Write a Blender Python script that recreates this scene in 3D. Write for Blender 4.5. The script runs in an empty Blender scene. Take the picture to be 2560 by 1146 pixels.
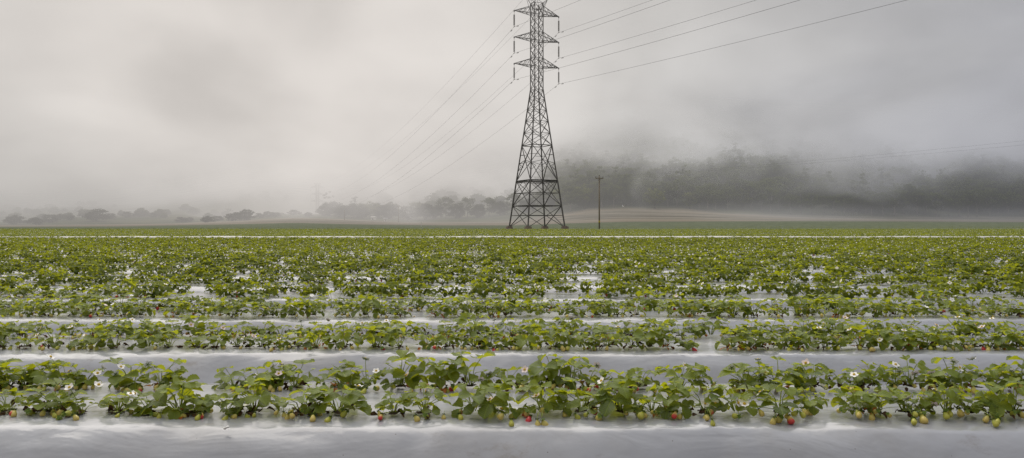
import bpy, math, random
import numpy as np
from mathutils import Vector, Matrix, noise

rnd = random.Random(7)
rng = np.random.default_rng(11)
sc = bpy.context.scene
COL = sc.collection
R = math.radians
F = 1870.0            # focal length of the photograph in its own pixels
CAM_H = 0.67          # camera height above the tops of the beds
HOR = 560.0
FUR = -0.27           # furrow level

def at(px, py, Y):
    return Vector(((px - 1280) / F * Y, Y, CAM_H + (HOR - py) / F * Y))

def smooth01(t):
    t = max(0.0, min(1.0, t))
    return t * t * (3 - 2 * t)

# ------------------------------------------------------------------ materials
def new_mat(name):
    m = bpy.data.materials.new(name)
    m.use_nodes = True
    nt = m.node_tree
    nt.nodes.clear()
    return m, nt

class NT:
    """small helper around a node tree"""
    def __init__(s, nt): s.nt = nt
    def n(s, typ, **kw):
        nd = s.nt.nodes.new(typ)
        for k, v in kw.items():
            setattr(nd, k, v)
        return nd
    def l(s, a, b): s.nt.links.new(a, b)
    def val(s, sock, v):
        if hasattr(v, 'links') or isinstance(v, bpy.types.NodeSocket): s.l(v, sock)
        else: sock.default_value = v
    def math(s, op, a, b=0.0, c=None, clamp=False):
        nd = s.n('ShaderNodeMath', operation=op, use_clamp=clamp)
        s.val(nd.inputs[0], a); s.val(nd.inputs[1], b)
        if c is not None: s.val(nd.inputs[2], c)
        return nd.outputs[0]
    def mapr(s, v, a, b, c, d, smooth=True):
        nd = s.n('ShaderNodeMapRange', interpolation_type='SMOOTHSTEP' if smooth else 'LINEAR')
        for i, q in enumerate((v, a, b, c, d)): s.val(nd.inputs[i], q)
        return nd.outputs[0]
    def mix(s, f, a, b, mode='MIX'):
        nd = s.n('ShaderNodeMix', data_type='RGBA', blend_type=mode)
        s.val(nd.inputs[0], f)
        for sock, v in ((nd.inputs[6], a), (nd.inputs[7], b)):
            if isinstance(v, tuple) and len(v) == 3: v = (*v, 1)
            s.val(sock, v)
        return nd.outputs[2]
    def noise(s, vec, scale, detail=3, rough=0.5, dist=0.0):
        nd = s.n('ShaderNodeTexNoise')
        if vec is not None: s.l(vec, nd.inputs['Vector'])
        nd.inputs['Scale'].default_value = scale
        nd.inputs['Detail'].default_value = detail
        nd.inputs['Roughness'].default_value = rough
        nd.inputs['Distortion'].default_value = dist
        return nd.outputs[0]
    def vmul(s, vec, xyz):
        nd = s.n('ShaderNodeVectorMath', operation='MULTIPLY')
        s.l(vec, nd.inputs[0]); nd.inputs[1].default_value = xyz
        return nd.outputs[0]
    def ramp(s, fac, stops, interp='LINEAR'):
        nd = s.n('ShaderNodeValToRGB')
        cr = nd.color_ramp; cr.interpolation = interp
        while len(cr.elements) < len(stops): cr.elements.new(0.5)
        for e, (p, c) in zip(cr.elements, stops):
            e.position = p; e.color = (*c, 1) if len(c) == 3 else c
        s.val(nd.inputs[0], fac)
        return nd.outputs[0]
    def bsdf(s, base, rough=0.5, spec=0.4, bump=None, bstr=0.3, bdist=0.01, metal=0.0):
        p = s.n('ShaderNodeBsdfPrincipled')
        if isinstance(base, tuple) and len(base) == 3: base = (*base, 1)
        s.val(p.inputs['Base Color'], base)
        s.val(p.inputs['Roughness'], rough)
        s.val(p.inputs['Specular IOR Level'], spec)
        p.inputs['Metallic'].default_value = metal
        if bump is not None:
            b = s.n('ShaderNodeBump')
            b.inputs['Strength'].default_value = bstr
            b.inputs['Distance'].default_value = bdist
            s.l(bump, b.inputs['Height']); s.l(b.outputs[0], p.inputs['Normal'])
        return p
    def out(s, surf=None, vol=None):
        o = s.n('ShaderNodeOutputMaterial')
        if surf is not None: s.l(surf, o.inputs['Surface'])
        if vol is not None: s.l(vol, o.inputs['Volume'])
    def attr(s, name):
        return s.n('ShaderNodeAttribute', attribute_name=name).outputs['Fac']
    def pos(s): return s.n('ShaderNodeNewGeometry').outputs['Position']
    def objco(s): return s.n('ShaderNodeTexCoord').outputs['Object']

def simple_mat(name, base, rough=0.6, spec=0.3, nscale=30, var=0.35, bump=0.2, metal=0.0):
    m, nt = new_mat(name); k = NT(nt)
    co = k.objco()
    nz = k.noise(co, nscale, 4, 0.6)
    dark = tuple(c * (1 - var) for c in base); lite = tuple(min(1, c * (1 + var)) for c in base)
    k.out(k.bsdf(k.mix(nz, dark, lite), rough, spec, nz, bump, 0.01, metal).outputs[0])
    return m

def leaf_mat(name, dark, lite, trans, tmix=0.35, veins=True, rough=0.45, spec=0.45):
    m, nt = new_mat(name); k = NT(nt)
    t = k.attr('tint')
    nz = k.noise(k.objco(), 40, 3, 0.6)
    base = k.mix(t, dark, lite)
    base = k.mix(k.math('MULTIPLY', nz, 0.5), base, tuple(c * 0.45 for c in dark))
    geo = k.n('ShaderNodeNewGeometry')
    base = k.mix(k.math('MULTIPLY', geo.outputs['Backfacing'], 0.4), base, tuple(c * 1.35 + 0.02 for c in lite))
    bump = None
    if veins:
        uv = k.n('ShaderNodeUVMap').outputs[0]
        sp = k.n('ShaderNodeSeparateXYZ'); k.l(uv, sp.inputs[0])
        ax = k.math('ABSOLUTE', k.math('SUBTRACT', sp.outputs[0], 0.5))
        ph = k.math('MULTIPLY', k.math('SUBTRACT', sp.outputs[1], k.math('MULTIPLY', ax, 0.8)), 46.0)
        v = k.math('POWER', k.math('ADD', k.math('MULTIPLY', k.math('SINE', ph), 0.5), 0.5), 5.0)
        mid = k.mapr(ax, 0.0, 0.035, 1.0, 0.0)
        vv = k.math('MAXIMUM', k.math('MULTIPLY', v, 0.5), mid)
        base = k.mix(k.math('MULTIPLY', vv, 0.6), base, tuple(min(1, c * 2.0 + 0.03) for c in lite))
        bump = k.math('SUBTRACT', 1.0, vv)
    p = k.bsdf(base, rough, spec, bump, 0.5, 0.003)
    tr = k.n('ShaderNodeBsdfTranslucent')
    tcol = k.mix(t, tuple(c * 0.7 for c in trans), trans)
    k.val(tr.inputs['Color'], tcol)
    mx = k.n('ShaderNodeMixShader'); mx.inputs[0].default_value = tmix
    k.l(p.outputs[0], mx.inputs[1]); k.l(tr.outputs[0], mx.inputs[2])
    k.out(mx.outputs[0])
    return m

M = {}
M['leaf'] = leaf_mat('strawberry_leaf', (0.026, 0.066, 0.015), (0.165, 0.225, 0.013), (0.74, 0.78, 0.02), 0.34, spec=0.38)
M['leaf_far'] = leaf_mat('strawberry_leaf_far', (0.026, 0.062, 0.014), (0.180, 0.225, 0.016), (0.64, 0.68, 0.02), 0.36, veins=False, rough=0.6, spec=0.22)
M['stem'] = simple_mat('strawberry_stem', (0.28, 0.34, 0.05), 0.5, 0.4, 60, 0.3, 0.1)
M['calyx'] = simple_mat('calyx_green', (0.12, 0.19, 0.03), 0.5, 0.3, 90, 0.3, 0.1)
M['petal'] = simple_mat('white_petal', (0.90, 0.89, 0.85), 0.6, 0.2, 120, 0.08, 0.05)
M['pink_petal'] = simple_mat('pink_petal', (0.84, 0.70, 0.69), 0.6, 0.2, 60, 0.25, 0.05)
M['pollen'] = simple_mat('yellow_flower_centre', (0.62, 0.42, 0.04), 0.7, 0.2, 200, 0.3, 0.5)
M['brown'] = simple_mat('dead_leaf', (0.085, 0.045, 0.022), 0.8, 0.2, 50, 0.5, 0.5)
M['orange'] = simple_mat('withered_leaf', (0.42, 0.15, 0.03), 0.7, 0.25, 40, 0.5, 0.4)

def berry_mat(name, a, b, lo, hi):
    m, nt = new_mat(name); k = NT(nt)
    co = k.objco()
    sp = k.n('ShaderNodeSeparateXYZ'); k.l(co, sp.inputs[0])
    nz = k.noise(co, 60, 2)
    f = k.mapr(k.math('ADD', sp.outputs[2], k.math('MULTIPLY', k.math('SUBTRACT', nz, 0.5), 0.012)), lo, hi, 0, 1)
    base = k.mix(f, a, b)
    vo = k.n('ShaderNodeTexVoronoi'); vo.inputs['Scale'].default_value = 260
    k.l(co, vo.inputs['Vector'])
    seed = k.mapr(vo.outputs['Distance'], 0.0, 0.35, 1.0, 0.0)
    base = k.mix(k.math('MULTIPLY', seed, 0.7), base, tuple(c * 0.5 for c in a))
    p = k.bsdf(base, 0.3, 0.5, k.math('SUBTRACT', 1.0, seed), 0.6, 0.002)
    k.out(p.outputs[0])
    return m
M['berry_red'] = berry_mat('ripe_berry', (0.50, 0.012, 0.02), (0.42, 0.02, 0.02), -0.03, 0.0)
M['berry_pale'] = berry_mat('pale_yellow_berry', (0.62, 0.48, 0.13), (0.50, 0.46, 0.10), -0.03, 0.0)
M['berry_green'] = berry_mat('green_berry', (0.50, 0.48, 0.07), (0.34, 0.38, 0.045), -0.03, 0.0)
M['berry_blush'] = berry_mat('half_ripe_berry', (0.58, 0.05, 0.04), (0.62, 0.46, 0.13), -0.024, -0.012)

# plastic mulch film
m, nt = new_mat('mulch_film'); k = NT(nt)
P = k.pos()
big = k.noise(k.vmul(P, (0.8, 2.2, 2.2)), 2.0, 4, 0.55, 0.6)
fine = k.noise(k.vmul(P, (2.0, 3.0, 3.0)), 6.0, 3, 0.5, 0.5)
dust = k.noise(P, 3.0, 6, 0.65)
base = k.mix(k.mapr(dust, 0.42, 0.72, 0, 1), (0.33, 0.343, 0.375), (0.295, 0.30, 0.315))
gr = k.noise(k.vmul(P, (2.2, 3.0, 3.0)), 2.6, 5, 0.7)
base = k.mix(k.mapr(gr, .56, .74, 0, .55), base, (0.19, 0.165, 0.14))
spk = k.n('ShaderNodeTexVoronoi'); spk.inputs['Scale'].default_value = 22
k.l(P, spk.inputs['Vector'])
base = k.mix(k.mapr(spk.outputs['Distance'], 0.02, 0.07, 0.75, 0.0), base, (0.10, 0.075, 0.055))
cr_n = k.noise(k.vmul(P, (1.0, 1.7, 1.7)), 4.5, 2, 0.45, 1.4)
crease = k.math('POWER', k.math('SUBTRACT', 1.0, k.math('MULTIPLY', k.math('ABSOLUTE', k.math('SUBTRACT', cr_n, 0.5)), 2.0)), 26.0)
gate = k.mapr(k.noise(P, 1.3, 2), .48, .66, 0, 1)
hgt = k.math('ADD', k.math('ADD', k.math('MULTIPLY', big, 1.0), k.math('MULTIPLY', fine, 0.16)), 0.0)
p = k.bsdf(base, k.mapr(dust, 0.3, 0.8, 0.17, 0.28), 0.75, hgt, 0.30, 0.035)
k.out(p.outputs[0]); M['film'] = m

# white film of the bare ridge
m, nt = new_mat('white_film'); k = NT(nt)
nz = k.noise(k.pos(), 1.5, 5, 0.6)
k.out(k.bsdf(k.mix(nz, (0.50, 0.49, 0.47), (0.70, 0.69, 0.66)), 0.4, 0.5, nz, 0.3, 0.03).outputs[0]); M['white_film'] = m

# ground: soil between the beds, crop fields, ploughed bank, hill grass
m, nt = new_mat('ground_surface'); k = NT(nt)
P = k.pos()
sp = k.n('ShaderNodeSeparateXYZ'); k.l(P, sp.inputs[0])
X, Y, Z = sp.outputs
n1 = k.noise(P, 0.05, 5, 0.6); n2 = k.noise(P, 0.6, 5, 0.65); n3 = k.noise(P, 6.0, 4, 0.6)
soil = k.mix(n3, (0.05, 0.032, 0.02), (0.13, 0.088, 0.06))
crop = k.mix(k.mapr(n2, 0.35, 0.65, 0, 1), (0.085, 0.115, 0.055), (0.16, 0.19, 0.10))  # haze put into the colour: both crop tones paled and greyed
rows = k.math('SINE', k.math('MULTIPLY', k.math('ADD', Y, k.math('MULTIPLY', X, 0.22)), 4.3))
crop = k.mix(k.mapr(rows, 0.72, 1.0, 0, 0.5), crop, (0.34, 0.34, 0.31))
# ploughed bank with furrow streaks along the contour
st = k.noise(k.vmul(P, (0.012, 0.16, 0.5)), 1.0, 5, 0.65)
plough = k.mix(k.mapr(st, 0.35, 0.65, 0, 1), (0.15, 0.135, 0.10), (0.37, 0.325, 0.255))
dry = k.mix(n2, (0.25, 0.20, 0.145), (0.34, 0.28, 0.19))
plough = k.mix(k.mapr(n2, .5, .75, 0, .5), plough, (0.12, 0.12, 0.07))
plough = k.mix(k.mapr(k.noise(k.vmul(P, (0.01, 0.1, 0.3)), 1.0, 3), 0.52, 0.62, 0, 1), plough, dry)
grass = k.mix(k.mapr(n1, 0.35, 0.65, 0, 1), (0.06, 0.085, 0.028), (0.145, 0.15, 0.06))
grass = k.mix(k.math('MULTIPLY', n2, 0.5), grass, (0.05, 0.06, 0.025))
edge = k.math('ADD', Y, k.math('MULTIPLY', k.math('SUBTRACT', n1, 0.5), 26.0))
ed2 = k.math('ADD', Y, k.math('MULTIPLY', k.math('SUBTRACT', n1, 0.5), 40.0))
c = k.mix(k.mapr(Y, 88, 92, 0, 1), soil, crop)
c = k.mix(k.mapr(edge, 222, 232, 0, 1), c, plough)
c = k.mix(k.mapr(ed2, 306, 330, 0, 1), c, grass)
k.out(k.bsdf(c, 0.9, 0.15, n3, 0.5, 0.03).outputs[0]); M['ground'] = m

M['steel'] = simple_mat('galvanised_steel', (0.115, 0.106, 0.10), 0.55, 0.4, 3.0, 0.35, 0.1, 0.25)
M['concrete'] = simple_mat('weathered_concrete', (0.24, 0.19, 0.16), 0.9, 0.2, 6, 0.35, 0.5)
M['insulator'] = simple_mat('brown_insulator', (0.085, 0.065, 0.06), 0.35, 0.5, 20, 0.2, 0.05)
M['cable'] = simple_mat('aluminium_cable', (0.07, 0.07, 0.072), 0.5, 0.4, 5, 0.2, 0.0)
M['timber'] = simple_mat('weathered_timber', (0.27, 0.225, 0.17), 0.85, 0.2, 8, 0.4, 0.5)
M['yellow'] = simple_mat('yellow_marker', (0.46, 0.36, 0.05), 0.7, 0.2, 8, 0.2, 0.1)
M['white_paint'] = simple_mat('white_paint', (0.78, 0.77, 0.74), 0.5, 0.4, 2, 0.08, 0.1)
M['grey_roof'] = simple_mat('grey_sheet_roof', (0.30, 0.31, 0.32), 0.5, 0.4, 2, 0.15, 0.1)
M['dark_glass'] = simple_mat('dark_opening', (0.03, 0.03, 0.035), 0.3, 0.5, 2, 0.2, 0.0)
M['feather'] = simple_mat('white_feather', (0.8, 0.8, 0.78), 0.7, 0.2, 8, 0.06, 0.1)
M['bark_dark'] = simple_mat('dark_bark', (0.07, 0.055, 0.042), 0.9, 0.2, 3, 0.35, 0.5)
M['bark_pale'] = simple_mat('pale_bark', (0.24, 0.215, 0.19), 0.85, 0.2, 2, 0.3, 0.4)
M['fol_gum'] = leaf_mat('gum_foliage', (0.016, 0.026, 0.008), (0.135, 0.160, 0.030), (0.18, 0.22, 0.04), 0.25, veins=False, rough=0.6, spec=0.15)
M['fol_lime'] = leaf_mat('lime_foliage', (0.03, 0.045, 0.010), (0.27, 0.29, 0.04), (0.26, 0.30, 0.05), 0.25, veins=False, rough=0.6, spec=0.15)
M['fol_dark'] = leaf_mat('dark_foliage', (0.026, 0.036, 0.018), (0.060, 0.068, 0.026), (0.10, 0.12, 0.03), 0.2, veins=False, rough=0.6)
M['soil'] = simple_mat('soil_contact_shade', (0.03, 0.02, 0.014), 0.95, 0.1, 60, 0.5, 0.6)

# ------------------------------------------------------------------ mesh helpers
class MB:
    def __init__(s):
        s.v = []; s.f = []; s.m = []; s.t = []; s.uv = {}
    def add(s, verts, faces, mi=0, tint=0.5, uvs=None):
        b = len(s.v)
        s.v.extend(verts); s.t.extend([tint] * len(verts))
        if uvs is not None:
            for i, q in enumerate(uvs): s.uv[b + i] = q
        for f in faces:
            s.f.append(tuple(b + i for i in f)); s.m.append(mi)
    def tube(s, pts, radii, sides=6, mi=0, tint=0.5, cap=True):
        pts = [Vector(p) for p in pts]
        if not isinstance(radii, (list, tuple)): radii = [radii] * len(pts)
        vs = []; fs = []
        for i, p in enumerate(pts):
            d = (pts[min(i + 1, len(pts) - 1)] - pts[max(i - 1, 0)])
            if d.length < 1e-9: d = Vector((0, 0, 1))
            d.normalize()
            a = Vector((0, 0, 1)) if abs(d.z) < 0.9 else Vector((1, 0, 0))
            u = d.cross(a).normalized(); w = d.cross(u)
            for j in range(sides):
                an = 2 * math.pi * j / sides + 0.4
                vs.append(p + (u * math.cos(an) + w * math.sin(an)) * radii[i])
        for i in range(len(pts) - 1):
            for j in range(sides):
                j2 = (j + 1) % sides
                fs.append((i * sides + j, i * sides + j2, (i + 1) * sides + j2, (i + 1) * sides + j))
        if cap:
            fs.append(tuple(range(sides))[::-1]); fs.append(tuple((len(pts) - 1) * sides + j for j in range(sides)))
        s.add(vs, fs, mi, tint)
    def angle(s, p, q, w, mi=0):
        """an L shaped steel angle bar"""
        p = Vector(p); q = Vector(q); d = (q - p).normalized()
        a = Vector((0, 0, 1)) if abs(d.z) < 0.95 else Vector((1, 0, 0))
        u = d.cross(a).normalized(); n = d.cross(u); t = w * 0.16
        prof = [(-.5, -.5), (.5, -.5), (.5, -.5 + .16), (-.5 + .16, -.5 + .16), (-.5 + .16, .5), (-.5, .5)]
        vs = []
        for c in (p, q):
            for x, y in prof: vs.append(c + (u * x + n * y) * w)
        fs = [(i, (i + 1) % 6, 6 + (i + 1) % 6, 6 + i) for i in range(6)] + [(5, 4, 3, 2, 1, 0), (6, 7, 8, 9, 10, 11)]
        s.add(vs, fs, mi)
    def box(s, c, size, mi=0, rz=0.0, taper=1.0):
        cx, cy, cz = c; sx, sy, sz = (q / 2 for q in size)
        vs = []
        for dz, tp in ((-sz, 1), (sz, taper)):
            for dx, dy in ((-sx, -sy), (sx, -sy), (sx, sy), (-sx, sy)):
                x, y = dx * tp, dy * tp
                vs.append(Vector((cx + x * math.cos(rz) - y * math.sin(rz), cy + x * math.sin(rz) + y * math.cos(rz), cz + dz)))
        s.add(vs, [(3, 2, 1, 0), (4, 5, 6, 7), (0, 1, 5, 4), (1, 2, 6, 5), (2, 3, 7, 6), (3, 0, 4, 7)], mi)
    def lathe(s, prof, sides=10, mi=0, mat=None, tint=0.5):
        vs = []; fs = []
        for r, z in prof:
            for j in range(sides):
                a = 2 * math.pi * j / sides
                v = Vector((r * math.cos(a), r * math.sin(a), z))
                vs.append(mat @ v if mat else v)
        for i in range(len(prof) - 1):
            for j in range(sides):
                j2 = (j + 1) % sides
                fs.append((i * sides + j, i * sides + j2, (i + 1) * sides + j2, (i + 1) * sides + j))
        fs.append(tuple(range(sides))[::-1]); fs.append(tuple((len(prof) - 1) * sides + j for j in range(sides)))
        s.add(vs, fs, mi, tint)
    def mesh(s, name, mats, smooth=False):
        me = bpy.data.meshes.new(name)
        me.from_pydata([tuple(v) for v in s.v], [], s.f)
        for q in mats: me.materials.append(q)
        me.polygons.foreach_set('material_index', s.m)
        if smooth: me.polygons.foreach_set('use_smooth', [True] * len(s.f))
        a = me.attributes.new('tint', 'FLOAT', 'POINT'); a.data.foreach_set('value', s.t)
        if s.uv:
            u = me.uv_layers.new(name='UVMap')
            li = np.zeros(len(me.loops), dtype=np.int32); me.loops.foreach_get('vertex_index', li)
            arr = np.array([s.uv.get(i, (0.25, 0.5)) for i in range(len(s.v))], dtype=np.float32)
            u.data.foreach_set('uv', arr[li].ravel())
        me.update()
        return me

def link(name, data, parent=None, loc=(0, 0, 0), rz=0.0, scale=1.0):
    o = bpy.data.objects.new(name, data); COL.objects.link(o)
    o.parent = parent; o.location = loc; o.rotation_euler = (0, 0, rz)
    if scale != 1.0: o.scale = (scale,) * 3
    return o

def tag(o, label, cat, group=None, kind=None):
    o['label'] = label; o['category'] = cat
    if group: o['group'] = group
    if kind: o['kind'] = kind
    return o

def structure(o):
    o['kind'] = 'structure'; return o

def fast_mesh(name, V, Q, mats, mi=None, tint=None, smooth=False):
    """numpy quads -> mesh"""
    me = bpy.data.meshes.new(name)
    nv, nq = len(V), len(Q)
    me.vertices.add(nv); me.vertices.foreach_set('co', V.astype(np.float32).ravel())
    me.loops.add(nq * 4); me.loops.foreach_set('vertex_index', Q.astype(np.int32).ravel())
    me.polygons.add(nq)
    me.polygons.foreach_set('loop_start', np.arange(0, nq * 4, 4, dtype=np.int32))
    for q in mats: me.materials.append(q)
    if mi is not None: me.polygons.foreach_set('material_index', mi.astype(np.int32))
    if smooth: me.polygons.foreach_set('use_smooth', np.ones(nq, dtype=bool))
    if tint is not None:
        a = me.attributes.new('tint', 'FLOAT', 'POINT'); a.data.foreach_set('value', tint.astype(np.float32))
    me.update(calc_edges=True)
    me.validate()
    return me

# ------------------------------------------------------------------ terrain
def pl(xs, ys, x):
    return float(np.interp(x, xs, ys))
ZC_X = [-800, 0, 200, 430, 600, 740, 860, 1000, 1150, 1280, 1400, 1480, 1560, 1700, 1850, 2000, 2250, 2560, 3400]
ZC_Z = [0.0, 0.0, 0.2, 0.6, 1.8, 2.9, 2.2, 1.2, 0.8, 1.4, 3.9, 5.6, 6.1, 5.5, 4.2, 3.0, 2.3, 2.2, 2.0]
ZB_X = [-800, 0, 300, 600, 740, 900, 1100, 1280, 1400, 1560, 2000, 2560, 3400]
ZB_Z = [-.27, -.25, -.1, 0.6, 1.0, 0.5, 0.2, 0.2, 0.7, 1.3, 1.5, 1.2, 1.0]
HS_X = [-800, 0, 300, 620, 800, 1000, 1250, 1450, 1700, 2100, 2560, 3400]
HS_S = [0.05, 0.05, 0.06, 0.10, 0.08, 0.08, 0.12, 0.28, 0.34, 0.32, 0.30, 0.30]
TOWER2 = Vector((-117.0, 450.0, 0))
def ground_z(x, y):
    if y < 115: return FUR
    px = 1280 + F * x / y
    zb, zc = pl(ZB_X, ZB_Z, px), pl(ZC_X, ZC_Z, px)
    if y < 230: z = FUR + (zb - FUR) * smooth01((y - 115) / 115)
    elif y < 300: z = zb + (zc - zb) * smooth01((y - 230) / 70)
    else:
        t = y - 300
        z = zc + pl(HS_X, HS_S, px) * (t * t / (t + 60)) + 1.2 * noise.noise(Vector((x / 60, y / 60, 0))) * smooth01(t / 60)
        z = min(z, 110 + 0.02 * t)
        d = math.hypot((x - TOWER2.x) / 75, (y - TOWER2.y) / 95)
        if d < 1: z += (-12.2 - z) * smooth01((1 - d) * 1.5)
    return z

ys = [-60, -20, 0, 20, 60, 100] + list(range(114, 330, 6)) + list(range(330, 640, 12)) + list(range(640, 1500, 40))
us = np.linspace(-1, 1, 121)
V = []; Q = []
for j, y in enumerate(ys):
    half = max(180, 1.05 * abs(y) + 60)
    for u in us:
        x = u * half
        V.append((x, y, ground_z(x, y)))
n = len(us)
for j in range(len(ys) - 1):
    for i in range(n - 1):
        Q.append((j * n + i, j * n + i + 1, (j + 1) * n + i + 1, (j + 1) * n + i))
structure(link('ground', fast_mesh('ground', np.array(V), np.array(Q), [M['ground']], smooth=True)))

# ------------------------------------------------------------------ planting beds under plastic film
BED0, PITCH, TOPW = 2.465, 1.39, 0.735
LAST_BED = 61
RIDGE_BED = 22
prof_near = [(-.33, -.285), (-.27, -.240), (-.20, -.178), (-.13, -.118), (-.085, -.066), (-.05, -.037), (-.025, -.0195), (-.008, -.0095), (.006, -.0045), (.025, -.0018), (.05, -.0005),
             (.08, .001), (.16, -.002), (.25, -.004), (.34, -.001), (.43, 0.001), (.52, -.002), (.60, -.004), (.66, -.001), (.71, -.006),
             (.745, -.022), (.79, -.06), (.86, -.13), (.95, -.22), (1.01, -.285)]
prof_far = [(-.33, -.285), (-.13, -.095), (-.04, -.02), (.03, 0), (.37, 0), (.70, 0), (.77, -.03), (1.01, -.285)]
def bed_mesh(kb):
    y0 = BED0 + kb * PITCH
    near = kb < 4
    prof = prof_near if near else prof_far
    half = 0.80 * (y0 + 1) + 3.0
    step = (0.03 if kb < 2 else 0.05) if near else min(0.5, 0.08 + 0.01 * kb)
    nx = int(2 * half / step) + 1
    raise_ = 0.108 if kb == RIDGE_BED else 0.0
    V = []; Q = []
    for i in range(nx):
        x = -half + 2 * half * i / (nx - 1)
        wob = 0.03 * noise.noise(Vector((x * 0.5, kb * 7.3, 0))) + 0.012 * noise.noise(Vector((x * 2.1, kb * 3.1, 4)))
        lift = (0.028 if kb == RIDGE_BED else 0.012) * noise.noise(Vector((x * 0.35, kb * 5.1, 9)))
        for j, (dy, z) in enumerate(prof):
            yy, zz = y0 + dy, z
            if z > -.27:
                yy += wob * (1 if dy < .35 else 0.7)
                zz += lift
                if near:
                    a = noise.fractal(Vector((x * 2.6, yy * 5.5 + kb * 3, z * 5)), 1.0, 2.0, 3)
                    r = noise.noise(Vector((x * 9.0 + yy * 5, yy * 7.0 - x * 3, kb * 2)))
                    am = 0.006 if 0 < dy < .7 else 0.012
                    zz += am * a + 0.0025 * max(0, r) ** 2 * 3
                    hsh = noise.cell(Vector((x * 3.1, yy * 4.3, kb * 9.1)))
                    if hsh > .55:
                        fx, fy = (x * 3.1) % 1 - .5, (yy * 4.3) % 1 - .5
                        zz += .007 * math.exp(-(fx * fx * 30 + fy * fy * 30)) * (1 if hsh > .75 else -.8)
                    # gathers pulled towards the front edge
                    if dy < 0.12: zz += 0.004 * noise.noise(Vector((x * 22 + 9 * noise.noise(Vector((x, yy * 3, 1))), yy * 2.2, kb)))
                zz += raise_ * smooth01((zz - FUR) / 0.25)
            V.append((x, yy, zz))
    m_ = len(prof)
    for i in range(nx - 1):
        for j in range(m_ - 1):
            Q.append((i * m_ + j, (i + 1) * m_ + j, (i + 1) * m_ + j + 1, i * m_ + j + 1))
    return fast_mesh('planting_bed', np.array(V), np.array(Q), [M['white_film'] if kb == RIDGE_BED else M['film']], smooth=True)
for kb in range(LAST_BED + 1):
    structure(link('planting_bed', bed_mesh(kb)))

# ------------------------------------------------------------------ strawberry leaves and plants
def leaflet(mb, mat, ln, wd, tint, rows=9, fold=0.25, droop=0.3, serr=0.07, r=rnd):
    """one toothed leaflet along +Y, folded on its midrib"""
    cols = (-1, -0.5, 0, 0.5, 1)
    vs = []; uvs = []; fs = []
    rip = r.uniform(0, 6)
    for i in range(rows + 1):
        t = i / rows
        w = wd * (math.sin(math.pi * min(1, t ** 1.2 * 0.93)) ** 0.72) * 0.5
        if i == 0: w = wd * 0.05
        for c in cols:
            ww = w
            yy = t * ln
            if abs(c) == 1 and 0 < i < rows:
                ww *= 1 + (serr if i % 2 else -serr)
            if i == rows: yy -= abs(c) * ln * 0.06; ww = max(w, wd * 0.16)
            x = c * ww
            z = abs(c) * ww * fold * 2 - droop * ln * t * t + 0.06 * ln * math.sin(rip + t * 6 + c * 2.4) * abs(c)
            vs.append(mat @ Vector((x, yy, z))); uvs.append((0.5 + c * 0.5 * min(1, ww / (wd * 0.5)), t))
    for i in range(rows):
        for j in range(4):
            a = i * 5 + j
            fs.append((a, a + 1, a + 6, a + 5))
    mb.add(vs, fs, 0, tint, uvs)

def frame(o, d, nrm):
    y = d.normalized(); x = y.cross(nrm).normalized(); z = x.cross(y)
    return Matrix(((x.x, y.x, z.x, o.x), (x.y, y.y, z.y, o.y), (x.z, y.z, z.z, o.z), (0, 0, 0, 1)))

def trifoliate(mb, tip, az, tilt, size, tint, rows, r, stem=True):
    out = Vector((math.cos(az) * math.cos(tilt), math.sin(az) * math.cos(tilt), -math.sin(tilt)))
    side = Vector((-math.sin(az), math.cos(az), 0))
    nrm = side.cross(out) * -1
    if nrm.z < 0: nrm = -nrm
    cup = r.uniform(-0.15, 0.5)
    for ang, sc_ in ((0, 1.0), (r.uniform(1.25, 1.75), 0.93), (-r.uniform(1.25, 1.75), 0.93)):
        d = out * math.cos(ang) + side * math.sin(ang)
        d = (d + nrm * (cup * r.uniform(0.6, 1.2))).normalized()
        o = tip + d * size * 0.08
        leaflet(mb, frame(o, d, nrm), size * sc_ * r.uniform(.92, 1.05), size * sc_ * r.uniform(.86, 1.02), min(1, max(0, tint + r.uniform(-.08, .08))),
                rows, r.uniform(0.08, 0.34), r.uniform(0.05, 0.45), 0.075, r)

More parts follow.
